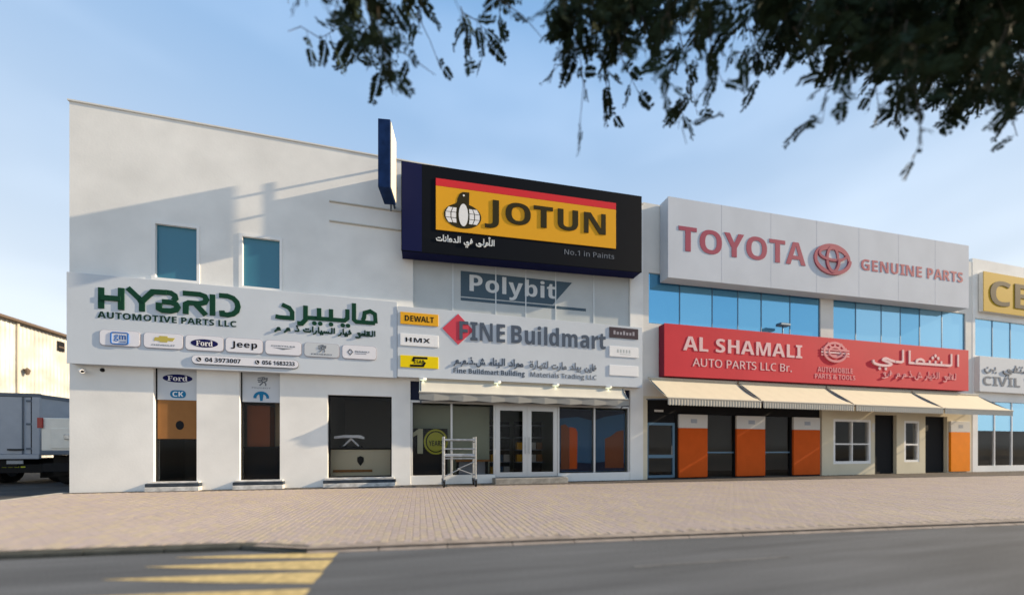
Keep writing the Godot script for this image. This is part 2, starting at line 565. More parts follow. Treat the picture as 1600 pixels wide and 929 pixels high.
	mat("navy_header", lin(0.02, 0.025, 0.05), 0.5)
	mat("lime", lin(0.42, 0.42, 0.05), 0.5)
	mat("pale_khaki", lin(0.5, 0.5, 0.34), 0.5)
	mat("galvanised", lin(0.6, 0.62, 0.63), 0.35, 0.7, worn, 1.2)
	mat("rubber", lin(0.02, 0.02, 0.02), 0.8)
	mat("lorry_grey", lin(0.36, 0.4, 0.46), 0.5, 0, soft, 0.6)
	mat("lorry_frame", lin(0.12, 0.145, 0.18), 0.5)
	mat("lorry_white", lin(0.78, 0.77, 0.71), 0.5, 0, soft, 0.8)
	mat("tail_red", lin(0.3, 0.015, 0.015), 0.3)
	mat("reflector", lin(0.45, 0.5, 0.05), 0.4)
	mat("shed_sheet", lin(0.76, 0.75, 0.7), 0.6, 0, worn, 0.12)
	mat("shed_roof", lin(0.13, 0.1, 0.08), 0.8)
	mat("asphalt", lin(0.205, 0.214, 0.222), 0.95, 0, mottle(16, 0.03, 0.82, 1.0, 4), 0.3)
	M.asphalt.uv1_scale = Vector3(0.03, 0.3, 0.3)
	M.asphalt.detail_enabled = true
	M.asphalt.detail_blend_mode = BaseMaterial3D.BLEND_MODE_MUL
	M.asphalt.detail_uv_layer = BaseMaterial3D.DETAIL_UV_2
	M.asphalt.uv2_triplanar = true
	M.asphalt.uv2_world_triplanar = true
	M.asphalt.uv2_scale = Vector3.ONE * 0.7
	M.asphalt.detail_albedo = mottle(15, 0.2, 0.55, 1.15, 3, 512)
	mat("bounce_sand", lin(0.46, 0.38, 0.28), 0.95, 0, dirt, 0.05)
	mat("yard", lin(0.09, 0.09, 0.09), 0.9, 0, dirt, 0.13)
	mat("shade_strip", lin(0.15, 0.135, 0.12), 0.9, 0, dirt, 0.25, rough_n, 0.4)
	mat("joint_sand", lin(0.38, 0.325, 0.275), 1.0, 0, dirt, 0.5)
	mat("kerb_dark", lin(0.1, 0.1, 0.085), 0.9, 0, dirt, 0.7, rough_n, 0.3)
	mat("kerb_flush", lin(0.4, 0.34, 0.29), 0.9, 0, dirt, 0.7, rough_n, 0.3)
	mat("kerb_stone", lin(0.4, 0.38, 0.34), 0.9, 0, dirt, 0.7, rough_n, 0.5)
	mat("yellow_paint", lin(0.68, 0.52, 0.24), 0.8, 0, dirt, 1.4)
	mat("white_paint", lin(0.2, 0.2, 0.195), 0.8, 0, dirt, 0.9)
	for k in 4:
		var t: float = [1.0, 0.96, 1.04, 0.98][k]
		mat("paver%d" % k, lin(0.425 * t, 0.36 * t, 0.305 * [1.0, 1.03, 0.95, 1.06][k]), 0.9, 0, soft, 0.16, rough_n, 0.1)
	mat("bark", lin(0.1, 0.08, 0.06), 0.95, 0, worn, 1.5)
	mat("leaf", lin(0.022, 0.034, 0.018), 0.8)
	M.leaf.vertex_color_use_as_albedo = true
	M.leaf.backlight_enabled = true
	M.leaf.backlight = Color(0.01, 0.018, 0.005)
	var glass = mat("glass", Color(0.04, 0.05, 0.05, 0.16), 0.02)
	glass.metallic_specular = 0.2
	glass.transparency = BaseMaterial3D.TRANSPARENCY_ALPHA
	var glow = mat("lamp_face", lin(0.9, 0.95, 0.85), 0.4)
	glow.emission_enabled = true
	glow.emission = Color(0.95, 1.0, 0.88)
	glow.emission_energy_multiplier = 0.35

# ---------------------------------------------------------------- camera, sky, sun
func view_and_light() -> void:
	var cam = Camera3D.new()
	add_child(cam)
	cam.position = Vector3(0, 1.2, 12.49)
	cam.rotation_degrees = Vector3(0, -14.0, 0)
	cam.near = 0.1
	cam.far = 900.0
	cam.projection = Camera3D.PROJECTION_FRUSTUM
	cam.size = 0.1 * 929.0 / 578.0
	cam.frustum_offset = Vector2(0, 0.1 * 235.5 / 578.0)
	cam.current = true
	var lens = CameraAttributesPhysical.new()
	lens.frustum_focal_length = 66.0
	lens.exposure_aperture = 1.0
	lens.frustum_focus_distance = 10.6
	lens.frustum_near = 0.1
	lens.frustum_far = 900.0
	cam.attributes = lens
	var env = Environment.new()
	env.background_mode = Environment.BG_SKY
	var sky = Sky.new()
	var sm = ProceduralSkyMaterial.new()
	sm.sky_top_color = lin(0.075, 0.28, 0.6)
	sm.sky_horizon_color = lin(0.84, 0.88, 0.88)
	sm.sky_curve = 0.5
	sm.ground_bottom_color = lin(0.2, 0.18, 0.16)
	sm.ground_horizon_color = lin(0.5, 0.5, 0.5)
	sm.sky_cover = wisps()
	sm.sky_cover_modulate = Color(1, 1, 1, 0.5)
	sky.sky_material = sm
	env.sky = sky
	env.tonemap_mode = Environment.TONE_MAPPER_LINEAR
	env.tonemap_exposure = 1.75
	env.background_energy_multiplier = 0.7
	env.sdfgi_enabled = true
	env.ssao_enabled = true
	env.ssil_enabled = true
	var we = WorldEnvironment.new()
	we.environment = env
	add_child(we)
	var sun = DirectionalLight3D.new()
	add_child(sun)
	sun.light_color = Color(1.0, 0.905, 0.77)
	sun.light_energy = 1.5
	sun.light_angular_distance = 0.6
	sun.shadow_enabled = true
	sun.look_at_from_position(Vector3(6.8, 2.7, 1.0) * 10.0, Vector3.ZERO)

# thin high cloud, the same all round
func wisps() -> ImageTexture:
	var n = FastNoiseLite.new()
	n.seed = 5
	n.frequency = 0.9
	n.fractal_octaves = 5
	var im = Image.create(512, 256, false, Image.FORMAT_RGBA8)
	for y in 256:
		var up = (0.5 - (y + 0.5) / 256.0) * PI
		for x in 512:
			var a = TAU * x / 512.0
			var p = Vector3(cos(a) * cos(up) * 1.5, sin(up) * 6.0, sin(a) * cos(up) * 1.5)
			var v = clampf(n.get_noise_3dv(p) * 1.4 + 0.1, 0, 1) * 0.22
			im.set_pixel(x, y, Color(1, 1, 1, v))
	return ImageTexture.create_from_image(im)

# ---------------------------------------------------------------- ground
func shade_strip_edge(x: float) -> float:
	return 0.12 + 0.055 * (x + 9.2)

func road_edge(x: float) -> float:
	if x < -2.15:
		return 7.25 + 0.09 * (x + 2.15)
	if x < -1.3:
		return lerpf(7.25, 7.62, (x + 2.15) / 0.85)
	return 7.65 + 0.0928 * (x + 1.0)

func ground() -> void:
	var g = structure("ground")
	var st = start()
	quad(st, Vector3(-400, -0.07, -400), Vector3(400, -0.07, -400), Vector3(400, -0.07, 400), Vector3(-400, -0.07, 400), Vector3.UP)
	done("bounce_sand_surface", st, M.bounce_sand, g)  # unseen ground made pale to bounce light onto the shaded walls
	st = start()
	quad(st, Vector3(-60, -0.066, -60), Vector3(-9.2, -0.066, -60), Vector3(-9.2, -0.066, 7.2), Vector3(-60, -0.066, 7.2), Vector3.UP)
	done("yard_surface", st, M.yard, g)
	var road = structure("road")
	st = start()
	quad(st, Vector3(-60, -0.06, road_edge(-60) - 0.3), Vector3(90, -0.06, 7.2 + 0.0928 * 91), Vector3(90, -0.06, 27), Vector3(-60, -0.06, 15), Vector3.UP)
	done("carriageway", st, M.asphalt, road)
	# yellow teeth of the hump and one worn white line
	var teeth = [[Vector2(-2.75, 7.42), 7.63, 7.88], [Vector2(-2.85, 7.74), 7.95, 8.31], [Vector2(-2.97, 8.1), 8.37, 8.70], [Vector2(-3.0, 8.55), 8.84, 9.2], [Vector2(-3.0, 9.0), 9.3, 9.66]]
	for t in teeth:
		st = start()
		var y = -0.056
		var a = Vector3(t[0].x, y, t[0].y)
		var b = Vector3(-0.95, y, t[1])
		var c = Vector3(-0.97, y, t[2])
		var m1 = a.lerp(b, 0.5) + Vector3(0, 0, -0.012)
		var m2 = a.lerp(c, 0.5) + Vector3(0, 0, 0.02)
		tri(st, a, m1, m2, Vector3.UP)
		quad(st, m1, b, c, m2, Vector3.UP)
		done("yellow_tooth", st, M.yellow_paint, road)
	st = start()
	quad(st, Vector3(2.2, -0.056, 8.97), Vector3(4.15, -0.056, 9.08), Vector3(4.15, -0.056, 9.13), Vector3(2.2, -0.056, 9.02), Vector3.UP)
	done("white_line", st, M.white_paint, road)
	# pavement bed
	var pave = structure("pavement")
	var outline = PackedVector2Array([Vector2(-9.3, 0.0)])
	st = start()
	var xs = [-9.3, -4.0, -2.15, -1.3, 10.0, 50.0]
	for i in xs.size() - 1:
		var x0: float = xs[i]
		var x1: float = xs[i + 1]
		quad(st, Vector3(x0, -0.0045, -0.3), Vector3(x1, -0.0045, -0.3), Vector3(x1, -0.0045, road_edge(x1) - 0.03), Vector3(x0, -0.0045, road_edge(x0) - 0.03), Vector3.UP)
	quad(st, Vector3(-9.3, -0.0045, -0.3), Vector3(-9.3, -0.012, 7), Vector3(-9.3, -0.2, 7), Vector3(-9.3, -0.2, -0.3), Vector3.LEFT)
	done("sand_bed", st, M.joint_sand, pave)
	# pavers, 10 by 20 cm, long side away from the facade, in half bond
	var meshes = []
	for k in 4:
		var s = start()
		var hx = 0.0472
		var hz = 0.0968
		var b = 0.004
		var top = [Vector3(-hx + b, 0, -hz + b), Vector3(hx - b, 0, -hz + b), Vector3(hx - b, 0, hz - b), Vector3(-hx + b, 0, hz - b)]
		var rim = [Vector3(-hx, -b, -hz), Vector3(hx, -b, -hz), Vector3(hx, -b, hz), Vector3(-hx, -b, hz)]
		quad(s, top[0], top[1], top[2], top[3], Vector3.UP)
		for i in 4:
			var j = (i + 1) % 4
			var o: Vector3 = rim[i] + rim[j]
			quad(s, top[i], top[j], rim[j], rim[i], Vector3(o.x, 0.05, o.z))
			quad(s, rim[i], rim[j], rim[j] - Vector3(0, 0.02, 0), rim[i] - Vector3(0, 0.02, 0), Vector3(o.x, 0, o.z))
		meshes.append(s.commit())
	var single = []
	var rest = [[], [], [], []]
	rng.seed = 77
	var eye = Vector3(0, 1.2, 12.49)
	for i in range(0, 480):
		var x = -9.2 + 0.05 + i * 0.1
		if x > 36:
			break
		var edge = road_edge(x)
		var z = 0.1 + (0.1 if i % 2 else 0.0)
		while z < edge - 0.22:
			if z - 0.1 > shade_strip_edge(x):
				var p = Vector3(x + rng.randf_range(-0.0015, 0.0015), rng.randf_range(-0.001, 0.001), z)
				single.append([eye.distance_to(p) + (50.0 if absf(x + 0.6) > 3.4 else 0.0), p, rng.randi() % 4, rng.randf_range(-0.012, 0.012)])
			z += 0.2
	single.sort_custom(func(a, b): return a[0] < b[0])
	for i in single.size():
		var e: Array = single[i]
		if i < 300:
			var o = put("paver", meshes[e[2]], M["paver%d" % e[2]], pave, e[1])
			o.rotation.y = e[3]
		else:
			rest[e[2]].append(Transform3D(Basis(Vector3.UP, e[3]), e[1]))
	for k in 4:
		var mm = MultiMesh.new()
		mm.transform_format = MultiMesh.TRANSFORM_3D
		mm.mesh = meshes[k]
		mm.instance_count = rest[k].size()
		for i in rest[k].size():
			mm.set_instance_transform(i, rest[k][i])
		var mi = MultiMeshInstance3D.new()
		mi.name = "paving"
		mi.multimesh = mm
		mi.material_override = M["paver%d" % k]
		mi.set_meta("kind", "stuff")
		pave.add_child(mi, true)
	# dark slabs painting in the shadow along the shop fronts, and the pale edge by the yard
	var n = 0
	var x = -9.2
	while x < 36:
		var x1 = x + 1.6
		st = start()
		var q = [Vector3(x + 0.006, 0.004, -0.2), Vector3(x1 - 0.006, 0.004, -0.2), Vector3(x1 - 0.006, 0.004, shade_strip_edge(x1)), Vector3(x + 0.006, 0.004, shade_strip_edge(x))]
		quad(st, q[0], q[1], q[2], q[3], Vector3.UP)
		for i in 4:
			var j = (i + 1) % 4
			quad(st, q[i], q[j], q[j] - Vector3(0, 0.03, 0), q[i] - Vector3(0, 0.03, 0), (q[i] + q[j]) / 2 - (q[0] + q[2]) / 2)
		done("shade_slab", st, M.shade_strip, pave)
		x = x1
	for i in 7:
		bar("edge_stone", pave, M.kerb_stone, -9.46, -9.27, -0.1, 0.006, -0.2 + i * 1.02, 0.81 + i * 1.02, 0.012)
	# kerb stones: upstanding on the left, laid sloping and flush where the kerb is dropped
	var kerb = structure("kerb")
	x = -14.6
	while x < 40:
		var x1 = x + 0.83
		var a = Vector2(x + 0.006, road_edge(x + 0.006))
		var b = Vector2(x1 - 0.006, road_edge(x1 - 0.006))
		var drop: float = clampf((x + 2.2) / 0.8, 0, 1)
		var drop1: float = clampf((x1 + 2.2) / 0.8, 0, 1)
		st = start()
		var w = 0.15
		var A = Vector3(a.x, 0.004, a.y - w)
		var B = Vector3(b.x, 0.004, b.y - w)
		var C = Vector3(b.x, lerpf(0.004, -0.035, drop1), b.y - 0.02)
		var E = Vector3(a.x, lerpf(0.004, -0.035, drop), a.y - 0.02)
		var C2 = Vector3(b.x, C.y - 0.018, b.y)
		var E2 = Vector3(a.x, E.y - 0.018, a.y)
		quad(st, A, B, C, E, Vector3.UP)
		quad(st, E, C, C2, E2, Vector3(0, 1, 1))
		var down = Vector3(0, 0.1, 0)
		quad(st, E2, C2, C2 - down, E2 - down, Vector3(0, 0, 1))
		quad(st, A, B, B - down, A - down, Vector3(0, 0, -1))
		quad(st, A, E, E - down, A - down, Vector3.LEFT)
		quad(st, B, C, C - down, B - down, Vector3.RIGHT)
		quad(st, E, E2, E2 - down, E - down, Vector3.LEFT)
		quad(st, C, C2, C2 - down, C - down, Vector3.RIGHT)
		done("kerb_stone", st, M.kerb_dark if x < -2.0 else M.kerb_flush, kerb)
		x = x1

# ---------------------------------------------------------------- windows
func framed(parent: Node3D, called: String, x0: float, x1: float, y0: float, y1: float, z: float, fw: float, m: Material, glass: Material) -> Node3D:
	var w = sub(called, parent)
	var st = start()
	wall(st, x0, x1, y0, y1, z - 0.035, z + 0.035, [[x0 + fw, x1 - fw, y0 + fw, y1 - fw]])
	done("frame", st, m, w)
	bar("pane", w, glass, x0 + fw, x1 - fw, y0 + fw, y1 - fw, z - 0.006, z + 0.006)
	return w

func room(parent: Node3D, called: String, x0: float, x1: float, y0: float, y1: float, deep: float, back: Material, floor_m: Material) -> void:
	var r = sub(called, parent)
	bar("back_wall", r, back, x0, x1, y0, y1, -deep - 0.1, -deep)
	bar("side_wall", r, back, x0 - 0.1, x0, y0, y1, -deep, -0.26)
	bar("side_wall", r, back, x1, x1 + 0.1, y0, y1, -deep, -0.26)
	bar("ceiling", r, back, x0 - 0.1, x1 + 0.1, y1, y1 + 0.1, -deep - 0.1, -0.26)
	bar("floor", r, floor_m, x0 - 0.1, x1 + 0.1, y0 - 0.1, y0, -deep - 0.1, -0.26)

# ---------------------------------------------------------------- the white corner building
func corner_building() -> void:
	var b = thing("corner_shop_building", "long white plastered two-storey shop building at the corner by the yard", "building")
	var st = start()
	var holes = [[-7.24, -6.19, 5.97, 7.53], [-5.11, -4.07, 5.96, 7.47], [-7.25, -6.22, 0.24, 3.5], [-5.15, -4.09, 0.26, 3.5], [-2.77, -0.88, 0.28, 2.86], [-0.3, 7.73, 0.0, 3.4], [-0.22, 7.73, 5.6, 7.66]]
	wall(st, -9.12, 8.28, -0.2, 10.5, -0.25, 0.0, holes)
	done("front_wall", st, M.plaster, b)
	bar("side_wall", b, M.plaster, -9.12, -8.87, -0.2, 10.5, -5.3, -0.25)
	bar("back_wall", b, M.plaster, -9.12, 8.28, -0.2, 10.5, -5.55, -5.3)
	bar("party_wall", b, M.plaster, 8.03, 8.28, -0.2, 10.5, -5.3, -0.25)
	bar("roof", b, M.roofing, -8.87, 8.03, 9.7, 9.9, -5.3, -0.25)
	bar("coping", b, M.plaster_grey, -9.15, 8.28, 10.5, 10.54, -0.28, 0.03)
	for y in [8.83, 8.22]:
		bar("conduit", b, M.awning_trim, -2.72, -0.58, y, y + 0.035, 0.0, 0.035)
	# upper windows
	for h in [holes[0], holes[1]]:
		var w = sub("upper_window", b)
		st = start()
		wall(st, h[0] - 0.05, h[1] + 0.045, h[2] - 0.05, h[3] + 0.05, -0.1, 0.022, [[h[0] + 0.04, h[1] - 0.02, h[2] + 0.02, h[3] - 0.03]])
		done("frame", st, M.white_frame, w)
		bar("pane", w, M.blue_film, h[0] + 0.04, h[1] - 0.02, h[2] + 0.02, h[3] - 0.03, -0.075, -0.06)
	# tall narrow shop windows with printed headers
	for k in 2:
		var h: Array = holes[2 + k]
		var w = framed(b, "tall_window", h[0], h[1], h[2], h[3], -0.13, 0.03, M.charcoal, M.glass)
		bar("header_film", w, M.plaque_grey, h[0] + 0.03, h[1] - 0.03, 2.58, h[3] - 0.03, -0.115, -0.108)
		var cx: float = (h[0] + h[1]) / 2
		if k == 0:
			st = start()
			plate(st, oval(cx, 3.2, 0.36, 0.115), -0.108, -0.102)
			done("oval_badge", st, M.navy_ink, w)
			write(w, "Ford", serif_bold, cx - 0.24, cx + 0.24, 3.13, 3.27, -0.102, 0.004, M.white_ink)
			st = start()
			plate(st, rounded(cx - 0.18, cx + 0.2, 2.64, 2.86, 0.1), -0.108, -0.102)
			done("round_badge", st, M.teal_ink, w)
			write(w, "CK", sans_bold, cx - 0.12, cx + 0.14, 2.68, 2.82, -0.102, 0.004, M.white_ink)
			bar("brown_panel", w, M.brown_board, h[0] + 0.03, h[1] - 0.03, 1.47, 2.575, -0.118, -0.112)
			st = start()
			plate(st, oval(cx + 0.05, 1.86, 0.1, 0.13), -0.112, -0.108)
			done("round_mark", st, M.charcoal, w)
		else:
			lion(w, cx + 0.02, 3.2, 0.13, -0.108, M.ink_grey)
			write(w, "PEUGEOT", sans, cx - 0.25, cx + 0.25, 2.99, 3.03, -0.108, 0.004, M.ink_grey)
			st = start()
			var arc = []
			for i in 11:
				var a = lerpf(-0.15, PI + 0.15, i / 10.0)
				arc.append(Vector2(cx + cos(a) * 0.17, 2.72 + sin(a) * 0.15))
			stroke(st, PackedVector2Array(arc), 0.075, -0.108, -0.103)
			plate(st, PackedVector2Array([Vector2(cx - 0.03, 2.62), Vector2(cx + 0.03, 2.62), Vector2(cx + 0.06, 2.84), Vector2(cx - 0.06, 2.84)]), -0.108, -0.1)
			done("omega_badge", st, M.teal_ink, w)
			bar("red_cabinet", w, M.cabinet_red, h[0] + 0.06, cx + 0.14, 0.9, 2.5, -0.75, -0.35)
			bar("tan_panel", w, M.tan_board, cx + 0.15, h[1] + 0.5, 1.27, 2.62, -0.8, -0.76)
			bar("dark_counter", w, M.charcoal, h[0] - 0.3, h[1] + 0.3, 0.0, 1.25, -0.34, -0.28)
		var sx0: float = h[0] - 0.11
		var sx1: float = h[1] + 0.14
		var s = sub("window_sill", b)
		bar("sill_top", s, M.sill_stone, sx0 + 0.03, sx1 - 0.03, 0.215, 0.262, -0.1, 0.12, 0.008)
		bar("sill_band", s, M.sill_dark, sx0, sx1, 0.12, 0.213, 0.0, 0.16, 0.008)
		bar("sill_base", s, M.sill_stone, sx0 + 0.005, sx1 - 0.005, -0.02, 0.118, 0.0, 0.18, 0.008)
	room(b, "office", -8.6, -3.2, 0.0, 3.6, 4.0, M.room_wall, M.room_floor)
	# square shop window
	var q: Array = holes[4]
	framed(b, "square_window", q[0], q[1], q[2], q[3], -0.12, 0.045, M.charcoal, M.glass)
	var s2 = sub("window_sill", b)
	bar("sill_top", s2, M.sill_stone, -2.84, -0.8, 0.215, 0.282, -0.1, 0.12, 0.008)
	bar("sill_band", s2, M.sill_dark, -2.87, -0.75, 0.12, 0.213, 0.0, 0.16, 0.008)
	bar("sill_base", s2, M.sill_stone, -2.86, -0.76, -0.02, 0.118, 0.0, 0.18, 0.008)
	room(b, "show_room", -3.0, -0.5, 0.0, 3.2, 4.0, M.room_wall, M.room_floor)
	# glazed shop front: posts, transom, plinth, panes, double door
	var f = sub("shop_front", b)
	for x in [-0.3, 1.0, 2.47, 4.83, 6.25, 7.66]:
		bar("post", f, M.aluminium, x, x + 0.07, 0.3, 2.7, -0.16, -0.06, 0.006)
	bar("transom", f, M.aluminium, -0.3, 7.73, 2.702, 2.78, -0.17, -0.05, 0.006)
	st = start()
	bar("plinth", f, M.plaster, -0.3, 2.53, 0.0, 0.298, -0.2, -0.03)
	bar("plinth", f, M.plaster, 4.84, 7.73, 0.0, 0.298, -0.2, -0.03)
	bar("fascia", f, M.navy_header, -0.3, 7.73, 2.782, 3.4, -0.14, -0.09)
	for p in [[-0.23, 1.0], [1.07, 2.47], [4.9, 6.25], [6.32, 7.66]]:
		bar("pane", f, M.glass, p[0], p[1], 0.3, 2.7, -0.115, -0.103)
	for k in 2:
		var x0 = 2.545 + k * 1.143
		var d = sub("door", b)
		st = start()
		wall(st, x0, x0 + 1.138, 0.2, 2.7, -0.15, -0.08, [[x0 + 0.16, x0 + 0.98, 0.36, 2.52]])
		done("frame", st, M.aluminium, d)
		bar("pane", d, M.glass, x0 + 0.16, x0 + 0.98, 0.36, 2.52, -0.118, -0.106)
		st = start()
		var hx = x0 + (1.07 if k == 0 else 0.07)
		rod(st, Vector3(hx, 1.0, -0.03), Vector3(hx, 1.6, -0.03), 0.014, 0.014)
		rod(st, Vector3(hx, 1.05, -0.03), Vector3(hx, 1.05, -0.09), 0.01, 0.01)
		rod(st, Vector3(hx, 1.55, -0.03), Vector3(hx, 1.55, -0.09), 0.01, 0.01)
		done("handle", st, M.galvanised, d)
	bar("door_step", b, M.kerb_stone, 2.42, 5.0, -0.02, 0.195, -0.2, 0.5, 0.015)
	room(b, "shop_interior", -0.25, 7.7, 0.02, 3.3, 5.0, M.room_green, M.room_floor)
	bar("display_backing", f, M.room_green, -0.22, 2.44, 0.3, 2.69, -0.72, -0.68)
	# upper glazed band
	var u = sub("upper_glazing", b)
	var edges = [-0.22, 1.08, 2.55, 3.63, 4.75, 6.25, 7.73]
	for i in edges.size() - 1:
		bar("pane", u, M.frosted, edges[i] + 0.02, edges[i + 1] - 0.02, 5.6, 7.66, -0.09, -0.07)
	for i in edges.size():
		var x: float = edges[i]
		bar("mullion", u, M.mullion, max(x - 0.02, -0.219), min(x + 0.02, 7.729), 5.6, 7.66, -0.1, -0.05)

# a prancing-lion badge in a few strokes
func lion(parent: Node3D, cx: float, cy: float, r: float, z: float, m: Material) -> void:
	var st = start()
	var lines = [[Vector2(-0.9, 0.7), Vector2(-0.2, 0.9), Vector2(0.4, 0.95), Vector2(0.6, 0.6), Vector2(0.2, 0.4)], [Vector2(0.2, 0.8), Vector2(-0.1, 0.2), Vector2(0.1, -0.2), Vector2(-0.5, -0.9)], [Vector2(0.1, 0.0), Vector2(0.7, -0.4), Vector2(0.7, -0.95)], [Vector2(-0.1, 0.5), Vector2(-0.7, 0.3), Vector2(-0.9, 0.4)], [Vector2(-0.0, 0.1), Vector2(-0.6, -0.1), Vector2(-0.8, 0.0)], [Vector2(0.3, -0.1), Vector2(0.9, 0.2), Vector2(1.0, 0.8), Vector2(0.8, 0.6)]]
	var k = 0
	for l in lines:
		var p = []
		for v in l:
			p.append(Vector2(cx, cy) + v * r)
		stroke(st, smooth(p, 3), r * 0.24, z, z + 0.003 + 0.0006 * k)
		k += 1
	done("lion_badge", st, m, parent)

# ---------------------------------------------------------------- things inside the shops
func shop_contents() -> void:
	var t = thing("reception_desk", "cream reception desk with a dark shield badge behind the square window", "desk", Vector3(-1.83, 0.0, -0.75))
	bar("front", t, M.desk_cream, -0.98, 0.98, 0.1, 1.16, 0.12, 0.2, 0.01)
	bar("top", t, M.charcoal, -1.0, 1.0, 1.162, 1.21, -0.5, 0.24, 0.01)
	bar("plinth", t, M.charcoal, -0.95, 0.95, 0.0, 0.098, -0.4, 0.15)
	bar("shelf", t, M.brown_board, -0.9, 0.3, 0.42, 0.5, 0.202, 0.23)
	var st = start()
	plate(st, PackedVector2Array([Vector2(-0.17, 0.9), Vector2(-0.07, 0.95), Vector2(0.03, 0.9), Vector2(0.03, 0.76), Vector2(-0.07, 0.62), Vector2(-0.17, 0.76)]), 0.2, 0.215)
	done("badge", st, M.charcoal, t)
	t = thing("white_strut_bar", "white bar on two struts standing on the dark desk top", "car part", Vector3(-2.2, 1.212, -0.7))  # plain white shape on the desk, a bar over two splayed struts
	st = start()
	var prof = PackedVector2Array([Vector2(-0.5, 0.3), Vector2(-0.5, 0.38), Vector2(-0.2, 0.42), Vector2(0.3, 0.42), Vector2(0.42, 0.36), Vector2(0.4, 0.29), Vector2(0.2, 0.33), Vector2(-0.2, 0.33)])
	plate(st, prof, 0.0, 0.16)
	done("crossbar", st, M.white_ink, t)
	for s in [-1, 1]:
		st = start()
		rod(st, Vector3(0.0, 0.3, 0.08), Vector3(s * 0.26, 0.03, 0.08), 0.035, 0.025)
		done("strut", st, M.white_ink, t)
	bar("stand", t, M.charcoal, -0.35, 0.35, 0.0, 0.06, 0.0, 0.16)
	t = thing("anniversary_board", "black display board with a pale figure one and a yellow ring", "display board", Vector3(-0.2, 0.3, -0.32))
	bar("panel", t, M.charcoal, -0.08, 1.12, 0.0, 1.57, -0.06, -0.02)
	st = start()
	plate(st, PackedVector2Array([Vector2(0.12, 0.72), Vector2(0.3, 0.72), Vector2(0.3, 1.56), Vector2(0.17, 1.56), Vector2(-0.02, 1.42), Vector2(-0.02, 1.28), Vector2(0.12, 1.36)]), -0.02, 0.0)
	done("figure", st, M.pale_khaki, t)
	st = start()
	var ring = []
	for k in 33:
		ring.append(Vector2(0.73 + 0.37 * cos(TAU * k / 32), 1.12 + 0.4 * sin(TAU * k / 32)))
	stroke(st, PackedVector2Array(ring), 0.06, -0.02, -0.005)
	done("ring", st, M.lime, t)
	st = start()
	plate(st, oval(0.73, 1.12, 0.3, 0.33), -0.02, -0.012)
	done("disc", st, M.lime, t)
	write(t, "YEARS", sans_bold, 0.5, 0.96, 0.98, 1.16, -0.012, 0.006, M.charcoal)
	t = thing("work_bench", "low dark bench with tools behind the second shop pane", "bench", Vector3(1.75, 0.02, -0.42))
	bar("top", t, M.brown_board, -0.55, 0.62, 0.72, 0.78, -0.22, 0.2, 0.008)
	for sx in [-0.5, 0.52]:
		for sz in [-0.2, 0.13]:
			bar("leg", t, M.charcoal, sx, sx + 0.05, 0.0, 0.719, sz, sz + 0.05)
	bar("back_panel", t, M.lorry_grey, -0.5, 0.57, 0.05, 0.7, -0.19, -0.17)
	t = thing("blue_poster", "tall blue window poster with orange and brown cylinders in the shop front", "poster", Vector3(6.28, 0.34, -0.2))
	for k in 2:
		bar("sheet", t, M.poster_blue, -1.36 + k * 1.42, -0.04 + k * 1.38, 0.0, 2.3, -0.01, 0.0)
	var shapes = [
		["dark_print", "navy_header", [Vector2(-1.35, 0.02), Vector2(-0.05, 0.02), Vector2(-0.05, 0.3), Vector2(-0.7, 0.34), Vector2(-1.35, 0.3)]],
		["dark_print", "navy_header", [Vector2(0.07, 0.02), Vector2(1.33, 0.02), Vector2(1.33, 0.3), Vector2(0.5, 0.36), Vector2(0.07, 0.32)]],
		["dark_print", "navy_header", [Vector2(-1.35, 1.95), Vector2(-0.6, 2.02), Vector2(-0.05, 1.9), Vector2(-0.05, 2.29), Vector2(-1.35, 2.29)]],
		["dark_print", "navy_header", [Vector2(0.07, 1.9), Vector2(0.5, 2.05), Vector2(1.33, 2.18), Vector2(1.33, 2.29), Vector2(0.07, 2.29)]],
		["cylinder_print", "cabinet_red", [Vector2(-1.28, 0.1), Vector2(-0.95, 0.1), Vector2(-0.95, 1.6), Vector2(-1.1, 1.74), Vector2(-1.28, 1.7)]],
		["cylinder_print", "orange", [Vector2(-0.94, 0.1), Vector2(-0.64, 0.1), Vector2(-0.62, 1.45), Vector2(-0.7, 1.6), Vector2(-0.94, 1.64)]],
		["cylinder_print", "cabinet_red", [Vector2(0.5, 0.12), Vector2(1.28, 0.12), Vector2(1.28, 1.55), Vector2(1.0, 1.5), Vector2(0.72, 1.3), Vector2(0.5, 1.22)]]]
	for e in shapes:
		st = start()
		plate(st, PackedVector2Array(e[2]), 0.0, 0.004 if e[0] == "dark_print" else 0.008)
		done(e[0], st, M[e[1]], t)
	for k in 3:
		t = thing("shelving_unit", ["tall shelf of stock right behind the left shop door", "tall shelf of stock behind the right shop door", "wide shelf of stock against the back of the glazed shop"][k], "shelving", [Vector3(3.1, 0.02, -2.6), Vector3(4.4, 0.02, -2.2), Vector3(1.2, 0.02, -4.6)][k], "stock shelves")
		bar("back_panel", t, M.charcoal, -0.6, 0.6, 0.0, 2.3, -0.22, -0.2)
		for i in 5:
			bar("shelf", t, M.lorry_grey, -0.6, 0.6, 0.1 + i * 0.5, 0.13 + i * 0.5, -0.198, 0.2)
		for i in 8:
			var m: Material = [M.brown_board, M.plaque_amber, M.poster_blue, M.header_white][(i + k) % 4]
			bar("box", t, m, -0.55 + (i % 4) * 0.28, -0.31 + (i % 4) * 0.28, 0.132 + (i / 4) * 0.5 + 0.5 * (k % 2), 0.42 + (i / 4) * 0.5 + 0.5 * (k % 2), -0.15, 0.12)

# ---------------------------------------------------------------- signs
func sloped(o: Node3D, slope: float) -> void:
	o.transform.basis = Basis(Vector3(1, slope, 0), Vector3.UP, Vector3.BACK)

